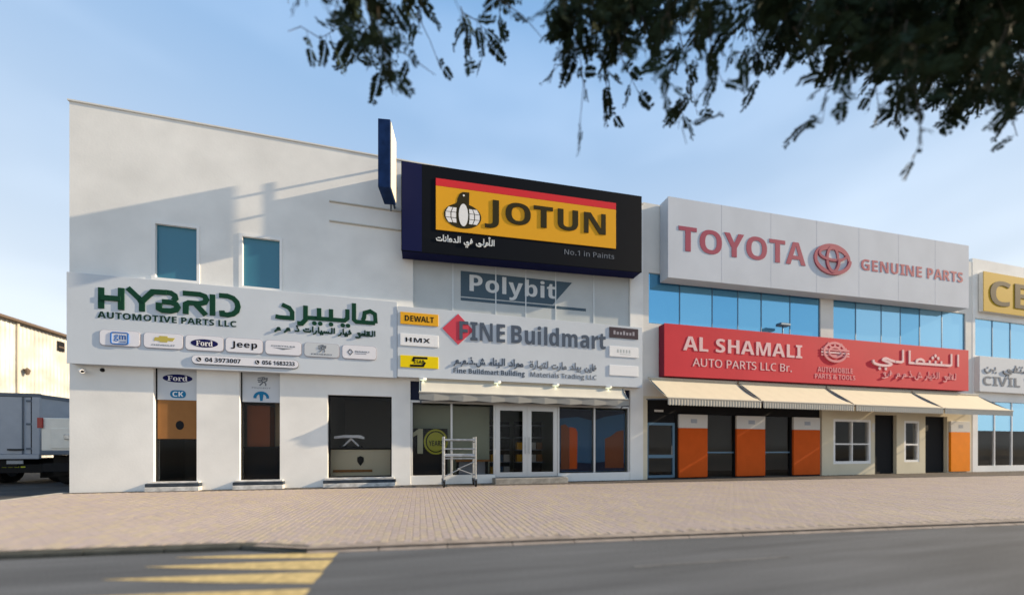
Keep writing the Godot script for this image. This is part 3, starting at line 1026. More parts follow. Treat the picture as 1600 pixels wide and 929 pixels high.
func board(t: Node3D, m: Material, edge: Material, x0: float, x1: float, y0: float, y1: float, z0: float, z1: float) -> void:
	bar("panel", t, m, x0, x1, y0, y1, z1 - 0.02, z1, 0.006)
	bar("casing", t, edge, x0 + 0.012, x1 - 0.012, y0 + 0.012, y1 - 0.012, z0, z1 - 0.021)

func plaque(t: Node3D, x0: float, x1: float, y0: float, y1: float, m: Material, z0 := 0.25) -> Node3D:
	var p = sub("brand_plaque", t)
	var st = start()
	plate(st, rounded(x0, x1, y0, y1, 0.1), z0, z0 + 0.022)
	done("casing", st, M.plaque_edge, p)
	st = start()
	plate(st, rounded(x0 + 0.014, x1 - 0.014, y0 + 0.018, y1 - 0.01, 0.09), z0 + 0.022, z0 + 0.027)
	done("face", st, m, p)
	return p

func corner_sign() -> void:
	var t = thing("shop_fascia_sign", "long pale grey fascia sign with raised green lettering and seven white badges", "sign")
	board(t, M.sign_panel, M.plaque_grey, -9.0, -0.7, 3.43, 5.83, 0.0, 0.25)
	# big green letters
	var g = []
	g.append([[Vector2(-8.26, 5.49), Vector2(-8.26, 4.93)], [Vector2(-7.82, 5.52), Vector2(-7.82, 4.93)], [Vector2(-8.26, 5.22), Vector2(-7.82, 5.22)]])
	g.append([[Vector2(-7.68, 5.54), Vector2(-7.42, 5.27), Vector2(-7.36, 5.16), Vector2(-7.36, 4.93)], [Vector2(-7.36, 5.2), Vector2(-7.12, 5.49), Vector2(-6.8, 5.5)]])
	g.append([[Vector2(-6.82, 5.51), Vector2(-6.7, 5.5), Vector2(-6.61, 5.44), Vector2(-6.59, 5.36), Vector2(-6.64, 5.29)], [Vector2(-6.9, 5.24), Vector2(-6.7, 5.24), Vector2(-6.58, 5.2), Vector2(-6.54, 5.12), Vector2(-6.58, 5.04), Vector2(-6.7, 5.0), Vector2(-6.9, 5.0), Vector2(-6.97, 5.04), Vector2(-6.97, 5.2)]])
	g.append([[Vector2(-6.42, 5.53), Vector2(-6.02, 5.53), Vector2(-5.9, 5.49), Vector2(-5.86, 5.4), Vector2(-5.9, 5.31), Vector2(-6.02, 5.27), Vector2(-6.28, 5.27), Vector2(-6.35, 5.22), Vector2(-6.35, 4.95)], [Vector2(-6.12, 5.25), Vector2(-5.87, 4.96)]])
	g.append([[Vector2(-5.71, 5.56), Vector2(-5.71, 4.96)]])
	g.append([[Vector2(-5.55, 5.55), Vector2(-5.34, 5.55), Vector2(-5.2, 5.5), Vector2(-5.11, 5.4), Vector2(-5.08, 5.27), Vector2(-5.11, 5.14), Vector2(-5.2, 5.05), Vector2(-5.34, 5.01), Vector2(-5.47, 5.02), Vector2(-5.48, 5.12)]])
	for l in g:
		var st = start()
		var k = 0
		for s in l:
			stroke(st, PackedVector2Array(s), 0.135, 0.25, 0.262 + 0.012 * k)
			k += 1
		done("letter", st, M.green_letters, t)
	write(t, "AUTOMOTIVE PARTS LLC", sans_bold, -8.34, -5.12, 4.68, 4.85, 0.25, 0.01, M.dark_green)
	# the same name in Arabic, large, letter by letter
	var ar = []
	ar.append([[Vector2(-1.34, 5.16), Vector2(-1.36, 5.44), Vector2(-1.5, 5.52), Vector2(-1.66, 5.46), Vector2(-1.68, 5.3), Vector2(-1.72, 5.22)], [Vector2(-1.36, 5.16), Vector2(-1.9, 5.16), Vector2(-1.97, 5.22), Vector2(-1.97, 5.72)]])
	ar.append([[Vector2(-2.16, 5.52), Vector2(-2.16, 5.24), Vector2(-2.24, 5.17), Vector2(-3.27, 5.17)], [Vector2(-2.62, 5.48), Vector2(-2.62, 5.17)], [Vector2(-2.95, 5.48), Vector2(-2.95, 5.17)], [Vector2(-3.32, 5.52), Vector2(-3.32, 5.1), Vector2(-3.42, 4.98), Vector2(-3.54, 4.98)]])
	ar.append([[Vector2(-3.95, 5.5), Vector2(-3.76, 5.42), Vector2(-3.68, 5.3), Vector2(-3.68, 5.12), Vector2(-4.0, 5.12), Vector2(-4.12, 5.14)]])
	for l in ar:
		var st = start()
		var k = 0
		for s in l:
			var p = PackedVector2Array()
			for v in s:
				p.append(Vector2(v.x, v.y - 0.06))
			stroke(st, p, 0.12, 0.25, 0.262 + 0.006 * k)
			k += 1
		done("letter", st, M.green_letters, t)
	for x in [-2.14, -2.29, -2.62, -2.92, -3.08]:
		var st = start()
		plate(st, oval(x, 4.96, 0.066, 0.062, 14), 0.25, 0.264)
		done("letter_dot", st, M.green_letters, t)
	arabic(t, "القطع غيار السيارات ذ م م", -4.14, -1.34, 4.69, 0.17, 0.04, 0.25, 0.012, M.dark_green)
	# badges
	var px = [-8.29, -7.32, -6.36, -5.39, -4.39, -3.36, -2.31]
	for i in 7:
		var x0: float = px[i]
		var x1 = x0 + 0.9 + 0.016 * i
		var cx = (x0 + x1) / 2
		var p = plaque(t, x0, x1, 3.94, 4.37, M.plaque_grey if i == 5 else M.plaque)
		var z = 0.277
		var st = start()
		match i:
			0:
				var o = rounded(cx - 0.19, cx + 0.19, 4.0, 4.31, 0.05)
				o.append(o[0])
				stroke(st, o, 0.028, z, z + 0.003)
				done("outline", st, M.blue_ink, p)
				write(p, "gm", sans_bold, cx - 0.13, cx + 0.13, 4.07, 4.25, z, 0.004, M.blue_ink)
				bar("underline", p, M.blue_ink, cx + 0.0, cx + 0.13, 4.055, 4.072, z, z + 0.004)
			1:
				plate(st, PackedVector2Array([Vector2(cx - 0.22, 4.15), Vector2(cx - 0.19, 4.25), Vector2(cx - 0.1, 4.25), Vector2(cx - 0.09, 4.29), Vector2(cx + 0.1, 4.29), Vector2(cx + 0.1, 4.25), Vector2(cx + 0.27, 4.25), Vector2(cx + 0.22, 4.16), Vector2(cx + 0.1, 4.16), Vector2(cx + 0.09, 4.12), Vector2(cx - 0.08, 4.12), Vector2(cx - 0.09, 4.15)]), z, z + 0.005)
				done("cross_badge", st, M.gold_ink, p)
				write(p, "CHEVROLET", sans, cx - 0.27, cx + 0.27, 4.015, 4.06, z, 0.004, M.ink_grey)
			2:
				plate(st, oval(cx, 4.155, 0.33, 0.115), z, z + 0.004)
				done("oval_badge", st, M.navy_ink, p)
				write(p, "Ford", serif_bold, cx - 0.2, cx + 0.2, 4.08, 4.23, z + 0.004, 0.004, M.white_ink)
			3:
				write(p, "Jeep", sans_bold, cx - 0.33, cx + 0.33, 4.04, 4.27, z, 0.004, M.ink)
			4:
				write(p, "CHRYSLER", sans_bold, cx - 0.32, cx + 0.32, 4.19, 4.225, z, 0.004, M.ink_grey)
				plate(st, PackedVector2Array([Vector2(cx - 0.27, 4.16), Vector2(cx - 0.08, 4.12), Vector2(cx + 0.08, 4.12), Vector2(cx + 0.27, 4.16), Vector2(cx + 0.06, 4.15), Vector2(cx - 0.06, 4.15)]), z, z + 0.004)
				plate(st, oval(cx, 4.125, 0.05, 0.022, 12), z, z + 0.006)
				done("wing_badge", st, M.ink_grey, p)
			5:
				lion(p, cx, 4.2, 0.11, z, M.ink_grey)
				write(p, "PEUGEOT", sans_bold, cx - 0.29, cx + 0.29, 4.01, 4.05, z, 0.004, M.ink_grey)
			6:
				var o = PackedVector2Array([Vector2(cx - 0.26, 4.24), Vector2(cx - 0.33, 4.155), Vector2(cx - 0.26, 4.07), Vector2(cx - 0.19, 4.155), Vector2(cx - 0.255, 4.235)])
				stroke(st, o, 0.03, z, z + 0.003)
				done("diamond_badge", st, M.ink_grey, p)
				write(p, "RENAULT", sans_bold, cx - 0.12, cx + 0.3, 4.155, 4.2, z, 0.004, M.ink_grey)
				write(p, "Passion for life", sans, cx - 0.12, cx + 0.2, 4.1, 4.135, z, 0.004, M.ink_grey)
	var ph = sub("phone_strip", t)
	var st2 = start()
	plate(st2, rounded(-6.2, -3.5, 3.555, 3.82, 0.12), 0.25, 0.285)
	done("casing", st2, M.ink_grey, ph)
	st2 = start()
	plate(st2, rounded(-6.19, -3.51, 3.575, 3.812, 0.115), 0.285, 0.292)
	done("face", st2, M.plaque, ph)
	for x in [-6.02, -4.58]:
		st2 = start()
		plate(st2, oval(x, 3.695, 0.058, 0.06, 16), 0.292, 0.296)
		done("handset_mark", st2, M.ink, ph)
		st2 = start()
		stroke(st2, smooth([Vector2(x - 0.02, 3.73), Vector2(x - 0.02, 3.69), Vector2(x + 0.025, 3.665)], 3), 0.016, 0.296, 0.298)
		done("handset", st2, M.plaque, ph)
	write(ph, "04 3973007", sans_bold, -5.87, -5.0, 3.635, 3.755, 0.292, 0.004, M.ink)
	write(ph, "056 1683233", sans_bold, -4.45, -3.6, 3.635, 3.755, 0.292, 0.004, M.ink)

func paint_sign() -> void:
	var t = thing("rooftop_sign_box", "large black sign box with a yellow panel under a red stripe", "sign", Vector3(-0.56, 7.32, 0))
	sloped(t, 0.034)
	bar("panel", t, M.navy_panel, 0.0, 8.42, 0.0, 2.78, 0.52, 0.55, 0.008)
	bar("casing", t, M.navy_side, 0.012, 8.41, 0.012, 2.768, 0.01, 0.519)
	bar("blue_strip", t, M.navy_side, 0.02, 0.62, 0.02, 2.76, 0.5505, 0.556)
	var x0 = 1.05
	var x1 = 7.36
	var y0 = 0.75
	bar("yellow_panel", t, M.sign_yellow, x0, x1, y0, y0 + 1.39, 0.551, 0.575, 0.005)
	bar("red_stripe", t, M.red_ink, x0, x1, y0 + 1.392, y0 + 1.63, 0.551, 0.575, 0.005)
	write(t, "JOTUN", sans_bold, 2.62, 6.95, y0 + 0.24, y0 + 1.16, 0.576, 0.02, M.olive_ink, true)
	# bird and globe emblem
	var cx = 1.9
	var cy = y0 + 0.52
	var e = sub("bird_globe_emblem", t)
	var st = start()
	plate(st, oval(cx, cy, 0.6, 0.4, 36), 0.576, 0.582)
	done("globe", st, M.olive_ink, e)
	st = start()
	plate(st, PackedVector2Array([Vector2(cx - 0.32, cy + 0.3), Vector2(cx - 0.19, cy + 0.42), Vector2(cx - 0.17, cy + 0.55), Vector2(cx - 0.1, cy + 0.7), Vector2(cx + 0.0, cy + 0.77), Vector2(cx + 0.21, cy + 0.78), Vector2(cx + 0.2, cy + 0.38), Vector2(cx + 0.34, cy + 0.28)]), 0.576, 0.5835)
	done("bird_head", st, M.olive_ink, e)
	st = start()
	plate(st, oval(cx + 0.02, cy + 0.03, 0.15, 0.36), 0.576, 0.59)
	done("bird_breast", st, M.white_ink, e)
	st = start()
	plate(st, oval(cx + 0.03, cy + 0.66, 0.032, 0.032, 12), 0.576, 0.59)
	done("bird_eye", st, M.white_ink, e)
	for s in [-1, 1]:
		for row in 3:
			for col in 2:
				st = start()
				var y_top: float = [0.24, 0.08, -0.1][row]
				var y_bot: float = [0.1, -0.08, -0.24][row]
				var xa: float = [0.22, 0.4][col]
				var p = PackedVector2Array()
				for q in [[0, y_bot], [1, y_bot], [1, y_top], [0, y_top]]:
					var k = sqrt(1.0 - pow(q[1] / 0.39, 2))
					var far: float = ([0.37, 0.555][col] if q[0] else xa) * lerpf(1.0, k, 0.85)
					p.append(Vector2(cx + s * max(far, 0.2), cy + q[1]))
				plate(st, p, 0.576, 0.588)
				done("globe_field", st, M.white_ink, e)
	arabic(t, "الأولى في الدهانات", 1.05, 2.95, 0.42, 0.2, 0.034, 0.551, 0.006, M.film_pale)
	write(t, "No.1 in Paints", sans, 5.4, 7.3, 0.38, 0.56, 0.551, 0.006, M.ink_grey)

	# blade sign on brackets
	t = thing("blade_sign", "blue box sign projecting from the wall above the roof edge", "sign", Vector3(-0.78, 8.62, 0.0))
	t.rotation_degrees.y = -8.0
	bar("box", t, M.blade_blue, -0.18, 0.16, 0.0, 1.95, 0.65, 1.42, 0.012)
	bar("lit_face", t, M.blade_cream, 0.161, 0.176, 0.04, 1.91, 0.68, 1.39)
	for y in [1.62, 0.95, 0.3]:
		bar("bracket", t, M.lorry_frame, -0.03, 0.02, y, y + 0.06, 0.0, 0.649)
	bar("upright", t, M.lorry_frame, -0.031, 0.021, -0.1, 1.9, 0.5, 0.55)

	# window film between the two signs
	t = thing("window_film_logo", "dark slate logo film stuck on the pale glass band", "window film", Vector3(1.34, 6.2, -0.069))
	sloped(t, 0.008)
	st = start()
	plate(st, PackedVector2Array([Vector2(0, 0.14), Vector2(3.3, 0.14), Vector2(4.05, 1.0), Vector2(0, 1.0)]), 0.0, 0.004)
	done("film", st, M.film_slate, t)
	bar("stripe", t, M.film_slate, 0.0, 4.6, 0.0, 0.1, 0.0, 0.004)
	write(t, "Polybit", sans_bold, 0.3, 3.42, 0.16, 0.94, 0.0045, 0.004, M.film_pale, true)

func hardware_sign() -> void:
	var t = thing("shop_fascia_sign", "pale fascia sign with a red diamond and slate lettering above the white awning", "sign")
	board(t, M.sign_panel, M.plaque_grey, -0.69, 8.06, 3.46, 5.7, 0.0, 0.27)
	var spots = [[-0.6, 5.14, M.plaque_amber], [-0.6, 4.46, M.plaque_white], [-0.6, 3.77, M.plaque_yellow], [6.7, 5.24, M.plaque_umber], [6.7, 4.55, M.plaque_white], [6.7, 3.86, M.plaque_white]]
	for i in 6:
		var s: Array = spots[i]
		var p = sub("brand_plaque", t)
		bar("face", p, s[2], s[0], s[0] + 1.18, s[1], s[1] + 0.38, 0.272, 0.295, 0.006)
		var x: float = s[0]
		var y: float = s[1]
		match i:
			0: write(p, "DEWALT", sans_bold, x + 0.14, x + 1.04, y + 0.1, y + 0.28, 0.2955, 0.004, M.ink)
			1:
				write(p, "HMX", sans_bold, x + 0.16, x + 0.92, y + 0.12, y + 0.26, 0.2955, 0.004, M.ink)
			2:
				var st = start()
				stroke(st, PackedVector2Array([Vector2(x + 0.84, y + 0.32), Vector2(x + 0.42, y + 0.31), Vector2(x + 0.38, y + 0.2)]), 0.07, 0.295, 0.298)
				stroke(st, PackedVector2Array([Vector2(x + 0.3, y + 0.06), Vector2(x + 0.7, y + 0.07), Vector2(x + 0.76, y + 0.19)]), 0.07, 0.295, 0.3)
				done("double_hook_mark", st, M.ink, p)
				write(p, "ESAB", sans_bold, x + 0.42, x + 0.74, y + 0.13, y + 0.25, 0.2955, 0.004, M.ink)
			3:
				for k in 7:
					bar("worn_mark", p, M.plaque_edge, x + 0.16 + k * 0.13, x + 0.24 + k * 0.13, y + 0.12, y + (0.26 if k % 3 == 0 else 0.22), 0.2951, 0.297)
			4:
				for k in 5:
					bar("worn_mark", p, M.frosted, x + 0.3 + k * 0.12, x + 0.37 + k * 0.12, y + 0.15, y + 0.27, 0.2951, 0.297)
				bar("worn_mark", p, M.frosted, x + 0.42, x + 0.86, y + 0.09, y + 0.11, 0.2951, 0.297)
	var st = start()
	plate(st, PackedVector2Array([Vector2(0.71, 5.1), Vector2(1.22, 4.6), Vector2(1.73, 5.1), Vector2(1.22, 5.61)]), 0.27, 0.282)
	done("red_diamond", st, M.diamond_red, t)
	write(t, "FINE", sans_bold, 1.26, 2.8, 4.78, 5.38, 0.283, 0.015, M.slate_letters, true)
	write(t, "Buildmart", sans_bold, 3.02, 6.55, 4.78, 5.42, 0.272, 0.02, M.slate_letters, true)
	arabic(t, "مواد البناء ش.ذ.م.م", 1.08, 3.45, 4.0, 0.24, 0.04, 0.27, 0.012, M.slate_letters)
	arabic(t, "فاين بيلد مارت لتجارة", 3.65, 6.2, 4.0, 0.24, 0.034, 0.27, 0.012, M.ink_grey)
	write(t, "Fine Buildmart Building", sans_bold, 1.07, 3.5, 3.62, 3.84, 0.271, 0.01, M.slate_letters)
	write(t, "Materials Trading LLC", sans, 3.7, 6.2, 3.62, 3.84, 0.271, 0.01, M.ink_grey)
	# downlights under the sign
	for i in 4:
		var x: float = [0.1, 2.55, 4.65, 6.7][i]
		var l = thing("downlight", ["lit round downlight under the fascia sign, leftmost of four", "lit round downlight above the awning left of the glass doors", "lit round downlight above the awning right of the glass doors", "lit round downlight under the fascia sign, rightmost of four"][i], "downlight", Vector3(x, 3.44, 0.2), "downlights under the fascia sign")
		st = start()
		rod(st, Vector3(0, -0.03, 0), Vector3(0, 0.018, 0), 0.13, 0.13, 16)
		done("rim", st, M.white_frame, l)
		st = start()
		rod(st, Vector3(0, -0.045, 0), Vector3(0, -0.031, 0), 0.105, 0.105, 16)
		done("lamp_face", st, M.lamp_face, l)
		var lamp = SpotLight3D.new()
		l.add_child(lamp)
		lamp.position = Vector3(0, -0.06, 0)
		lamp.rotation_degrees = Vector3(-90, 0, 0)
		lamp.spot_angle = 60
		lamp.spot_range = 8
		lamp.spot_attenuation = 2
		lamp.light_energy = 0.06
		lamp.light_size = 0.1
		lamp.light_color = Color(1, 1, 0.9)
		lamp.shadow_enabled = true

func emblem_ring(st: SurfaceTool, cx: float, cy: float, rx: float, ry: float, w: float, z: float, d: float) -> void:
	var p = PackedVector2Array()
	for k in 41:
		p.append(Vector2(cx + rx * cos(TAU * k / 40), cy + ry * sin(TAU * k / 40)))
	stroke(st, p, w, z, z + d)

func parts_shop_signs() -> void:
	var t = thing("roof_fascia_sign", "huge pale grey sign with dull red lettering and ring emblem above blue glass", "sign", Vector3(9.0, 7.58, 0))
	sloped(t, 0.022)
	bar("panel", t, M.roof_sign_panel, 0.0, 16.75, 0.0, 3.03, 0.48, 0.5, 0.006)
	bar("casing", t, M.plaque_grey, 0.012, 16.74, 0.012, 3.02, 0.01, 0.479)
	for k in range(1, 7):
		bar("panel_joint", t, M.plaque_edge, k * 2.4, k * 2.4 + 0.006, 0.01, 3.02, 0.5002, 0.502)
	write(t, "TOYOTA", sans_bold, 0.45, 6.6, 1.06, 1.98, 0.501, 0.014, M.rose_letters, true)
	var e = sub("ring_emblem", t)
	var st = start()
	emblem_ring(st, 8.05, 1.47, 0.95, 0.58, 0.16, 0.501, 0.02)
	done("outer_ring", st, M.rose_letters, e)
	st = start()
	emblem_ring(st, 8.05, 1.68, 0.74, 0.25, 0.11, 0.501, 0.026)
	done("cross_ring", st, M.rose_letters, e)
	st = start()
	emblem_ring(st, 8.05, 1.47, 0.32, 0.52, 0.13, 0.501, 0.03)
	done("upright_ring", st, M.rose_letters, e)
	write(t, "GENUINE PARTS", sans_bold, 9.72, 16.3, 1.2, 1.68, 0.501, 0.012, M.rose_letters, true)

	t = thing("red_fascia_sign", "long red fascia sign with pinkish white lettering above the cream awnings", "sign", Vector3(8.95, 3.93, 0))
	sloped(t, 0.004)
	board(t, M.red_panel, M.rose_edge, 0.0, 17.1, 0.0, 1.99, 0.0, 0.35)
	write(t, "AL SHAMALI", sans_bold, 0.82, 6.65, 1.02, 1.56, 0.351, 0.015, M.pink_letters, true)
	write(t, "AUTO PARTS LLC Br.", sans, 1.25, 6.1, 0.42, 0.74, 0.351, 0.012, M.pink_letters)
	e = sub("gear_emblem", t)
	st = start()
	emblem_ring(st, 8.47, 1.38, 0.62, 0.4, 0.1, 0.351, 0.008)
	emblem_ring(st, 8.47, 1.38, 0.36, 0.22, 0.08, 0.351, 0.012)
	for k in 5:
		var a = PI * (0.12 + 0.19 * k)
		stroke(st, PackedVector2Array([Vector2(8.47 + 0.3 * cos(a), 1.38 + 0.2 * sin(a)), Vector2(8.47 + 0.72 * cos(a), 1.38 + 0.46 * sin(a))]), 0.1, 0.351, 0.366)
	done("gear", st, M.pink_faint, e)
	for k in 3:
		bar("gear_bar", e, M.pink_letters if k == 1 else M.pink_faint, 7.68, 9.28, 1.2 + k * 0.12, 1.27 + k * 0.12, 0.368, 0.376)
	write(t, "AUTOMOBILE", sans_bold, 7.5, 9.5, 0.5, 0.72, 0.351, 0.01, M.pink_faint)
	write(t, "PARTS & TOOLS", sans_bold, 7.35, 9.65, 0.22, 0.42, 0.351, 0.01, M.pink_faint)
	arabic(t, "الشمالي", 10.5, 16.5, 1.16, 0.58, 0.11, 0.351, 0.02, M.pink_letters)
	arabic(t, "لقطع الغيار ش.ذ.م.م فرع", 11.2, 16.2, 0.52, 0.3, 0.05, 0.351, 0.012, M.pink_faint)

	t = thing("yellow_fascia_sign", "ochre yellow sign with black capitals at the end of the row", "sign", Vector3(27.5, 8.1, 0.1))
	board(t, M.yellow_board, M.plaster_grey, 0.0, 9.0, 0.0, 2.0, -0.08, 0.1)
	write(t, "CE", sans_bold, 0.48, 3.6, 0.35, 1.62, 0.101, 0.02, M.olive_ink, true)
	t = thing("grey_fascia_sign", "pale grey sign with grey lettering below the end building's windows", "sign", Vector3(27.2, 4.05, 0.0))
	board(t, M.plaque_grey, M.plaster_grey, 0.0, 9.0, 0.0, 1.78, 0.0, 0.2)
	arabic(t, "فلتحتفي ين", 0.25, 5.2, 1.1, 0.42, 0.07, 0.2, 0.012, M.ink_grey)
	write(t, "CIVIL Yar", sans_bold, 0.25, 5.4, 0.32, 0.78, 0.201, 0.012, M.ink_grey)

# ---------------------------------------------------------------- the parts shop and the end building
func parts_shop() -> void:
	var b = thing("parts_shop_building", "grey plastered shop building with a band of blue glass over cream awnings", "building")
	var holes = [[8.53, 17.12, 6.0, 7.95], [17.86, 26.6, 6.0, 7.95], [8.47, 17.2, 0.0, 3.1], [17.86, 20.14, 0.5, 2.5], [20.38, 21.78, 0.0, 2.75], [22.28, 23.3, 0.55, 2.5], [23.71, 25.25, 0.0, 2.75]]
	var st = start()
	wall(st, 8.285, 27.1, 3.2, 10.6, -0.25, -0.01, holes)
	done("upper_wall", st, M.plaster_grey, b)
	st = start()
	wall(st, 8.285, 27.1, -0.2, 3.199, -0.25, -0.01, holes)
	done("lower_wall", st, M.plaster_beige, b)
	bar("end_wall", b, M.plaster_grey, 26.85, 27.1, -0.2, 10.6, -5.3, -0.25)
	bar("back_wall", b, M.plaster_grey, 8.285, 27.1, -0.2, 10.6, -5.55, -5.3)
	bar("roof", b, M.roofing, 8.285, 26.85, 9.8, 10.0, -5.3, -0.25)
	bar("floor_slab", b, M.room_wall, 8.285, 26.85, 3.4, 3.6, -5.3, -0.25)
	room(b, "shop_interior", 8.4, 26.7, 0.0, 3.2, 4.0, M.room_wall, M.room_floor)
	var bands = [[8.53, 9.95, 11.48, 12.74, 13.94, 15.47, 17.12], [17.86, 19.27, 20.87, 22.11, 23.41, 24.97, 26.6]]
	for k in 2:
		var g = sub("blue_glazing", b)
		for i in 6:
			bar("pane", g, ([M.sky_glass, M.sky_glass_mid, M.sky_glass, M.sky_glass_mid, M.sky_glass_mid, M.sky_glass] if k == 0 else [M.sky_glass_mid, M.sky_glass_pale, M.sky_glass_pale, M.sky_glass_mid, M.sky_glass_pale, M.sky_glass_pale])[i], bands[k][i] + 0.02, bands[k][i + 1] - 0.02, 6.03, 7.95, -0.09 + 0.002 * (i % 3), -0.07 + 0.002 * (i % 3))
		for i in 7:
			bar("mullion", g, M.window_bars, max(bands[k][i] - 0.02, bands[k][0] + 0.001), min(bands[k][i] + 0.02, bands[k][6] - 0.001), 6.03, 7.95, -0.1, -0.055)
		bar("sill", g, M.window_bars, bands[k][0], bands[k][6], 6.0, 6.029, -0.11, -0.04)
	# recessed dark shop front with an aluminium door at the left end
	var d = sub("door", b)
	st = start()
	wall(st, 8.5, 9.78, 0.05, 2.2, -0.2, -0.13, [[8.6, 9.68, 0.95, 2.1], [8.6, 9.68, 0.15, 0.82]])
	done("frame", st, M.window_bars, d)
	for y in [[0.15, 0.82], [0.95, 2.1]]:
		bar("pane", d, M.glass, 8.6, 9.68, y[0], y[1], -0.17, -0.16)
	st = start()
	rod(st, Vector3(9.62, 0.95, -0.1), Vector3(9.62, 1.3, -0.1), 0.014, 0.014)
	done("handle", st, M.galvanised, d)
	var f = sub("dark_front", b)
	bar("door_header", f, M.charcoal, 8.47, 17.2, 2.55, 3.1, -0.22, -0.12)
	bar("lintel_panel", f, M.charcoal, 8.48, 9.79, 2.201, 2.549, -0.2, -0.14)
	for p in [[11.28, 12.62], [14.15, 15.56]]:
		bar("pane", f, M.glass, p[0], p[1], 0.05, 2.54, -0.17, -0.158)
		bar("rail", f, M.window_bars, p[0], p[1], 1.0, 1.06, -0.18, -0.15)
	bar("note", f, M.header_white, 8.85, 9.25, 2.62, 2.7, -0.119, -0.114)
	for p in [[9.8, 11.27], [12.63, 14.14], [15.57, 17.19]]:
		bar("pillar", f, M.charcoal, p[0], p[1], 0.0, 2.548, -0.24, -0.1)
	# window with four panes, narrow glazed door
	var w = sub("cross_window", b)
	st = start()
	wall(st, 17.86, 20.14, 0.5, 2.5, -0.14, -0.02, [[17.98, 18.97, 1.42, 2.4], [19.03, 20.02, 1.42, 2.4], [17.98, 18.97, 0.62, 1.36], [19.03, 20.02, 0.62, 1.36]])
	done("frame", st, M.white_frame, w)
	for p in [[17.98, 18.97, 1.42, 2.4], [19.03, 20.02, 1.42, 2.4], [17.98, 18.97, 0.62, 1.36], [19.03, 20.02, 0.62, 1.36]]:
		bar("pane", w, M.glass, p[0], p[1], p[2], p[3], -0.09, -0.08)
	w = sub("narrow_window", b)
	st = start()
	wall(st, 22.28, 23.3, 0.55, 2.5, -0.14, -0.02, [[22.4, 23.2, 1.42, 2.4], [22.4, 23.2, 0.65, 1.34]])
	done("frame", st, M.white_frame, w)
	for p in [[22.4, 23.2, 1.42, 2.4], [22.4, 23.2, 0.65, 1.34]]:
		bar("pane", w, M.glass, p[0], p[1], p[2], p[3], -0.09, -0.08)
	for p in [[20.38, 21.78], [23.71, 25.25]]:
		var s = sub("dark_opening", b)
		st = start()
		wall(st, p[0], p[1], 0.02, 2.75, -0.2, -0.14, [[p[0] + 0.08, p[1] - 0.08, 0.1, 2.65]])
		done("frame", st, M.charcoal, s)
		bar("leaf", s, M.charcoal, p[0] + 0.08, p[1] - 0.08, 0.1, 2.65, -0.19, -0.165)  # charcoal sheet stands in for the unlit depth of an opening
	bar("notice", b, M.header_white, 20.2, 20.36, 1.95, 2.35, -0.01, 0.0)
	# orange panels on the pillars
	var labels = ["dark orange panel with a grey header, first from the glazed door", "dark orange panel with a grey header, middle of three under the awnings", "dark orange panel with a grey header next to the four-pane window", "bright orange panel with a white header at the end of the red sign"]
	for k in 4:
		var x0: float = [9.89, 12.64, 15.62, 25.34][k]
		var x1: float = [11.22, 14.1, 17.1, 26.75][k]
		var t = thing("orange_panel", labels[k], "panel", Vector3(x0, 0.0, -0.1 if k < 3 else -0.01), "orange panels along the shop front")
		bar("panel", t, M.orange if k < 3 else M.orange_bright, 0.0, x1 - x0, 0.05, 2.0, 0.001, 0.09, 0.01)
		bar("header", t, M.header_white, 0.0, x1 - x0, 2.002, 2.54, 0.001, 0.09, 0.01)
		bar("header_mark", t, M.lorry_grey, (x1 - x0) * 0.4, (x1 - x0) * 0.62, 2.2, 2.36, 0.09, 0.094)
	# lamp arm above the red sign
	var a = thing("sign_floodlight", "small dark floodlight on a post in front of the blue glass", "floodlight", Vector3(14.7, 5.95, 0.25))
	st = start()
	rod(st, Vector3(0, 0, 0), Vector3(0, 0.32, 0), 0.025, 0.025)
	done("post", st, M.window_bars, a)
	st = start()
	soft_box(st, -0.28, 0.26, 0.32, 0.44, -0.1, 0.16, 0.03)
	done("lamp_head", st, M.window_bars, a)

func end_building() -> void:
	var b = thing("end_building", "cream rendered building at the end of the row with a yellow sign", "building")
	var st = start()
	var holes = [[27.3, 36.0, 5.9, 7.8], [27.5, 36.0, 0.3, 3.6]]
	wall(st, 27.105, 38.0, -0.2, 10.8, -0.25, 0.0, holes)
	done("front_wall", st, M.plaster, b)
	bar("back_wall", b, M.plaster, 27.105, 38.0, -0.2, 10.8, -5.55, -5.3)
	bar("end_wall", b, M.plaster, 37.75, 38.0, -0.2, 10.8, -5.3, -0.25)
	bar("roof", b, M.roofing, 27.105, 37.75, 10.0, 10.2, -5.3, -0.25)
	bar("floor_slab", b, M.room_wall, 27.105, 37.75, 3.8, 4.0, -5.3, -0.25)
	room(b, "shop_interior", 27.3, 37.5, 0.0, 3.7, 4.0, M.room_wall, M.room_floor)
	var g = sub("blue_glazing", b)
	for i in 6:
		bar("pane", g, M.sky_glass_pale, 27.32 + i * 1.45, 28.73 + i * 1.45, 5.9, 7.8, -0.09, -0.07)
		bar("mullion", g, M.window_bars, 28.73 + i * 1.45, 28.77 + i * 1.45, 5.9, 7.8, -0.1, -0.05)
	g = sub("shop_glazing", b)
	for i in 6:
		bar("pane", g, M.glass, 27.56 + i * 1.4, 28.9 + i * 1.4, 0.3, 3.6, -0.1, -0.088)
		bar("mullion", g, M.white_frame, 28.9 + i * 1.4, 28.96 + i * 1.4, 0.3, 3.6, -0.13, -0.05)
		bar("painted_sky_reflection", g, M.sky_glass_pale, 27.56 + i * 1.4, 28.9 + i * 1.4, 2.1, 3.59, -0.085, -0.08)  # pale blue sheet paints the sky reflection on the upper glass

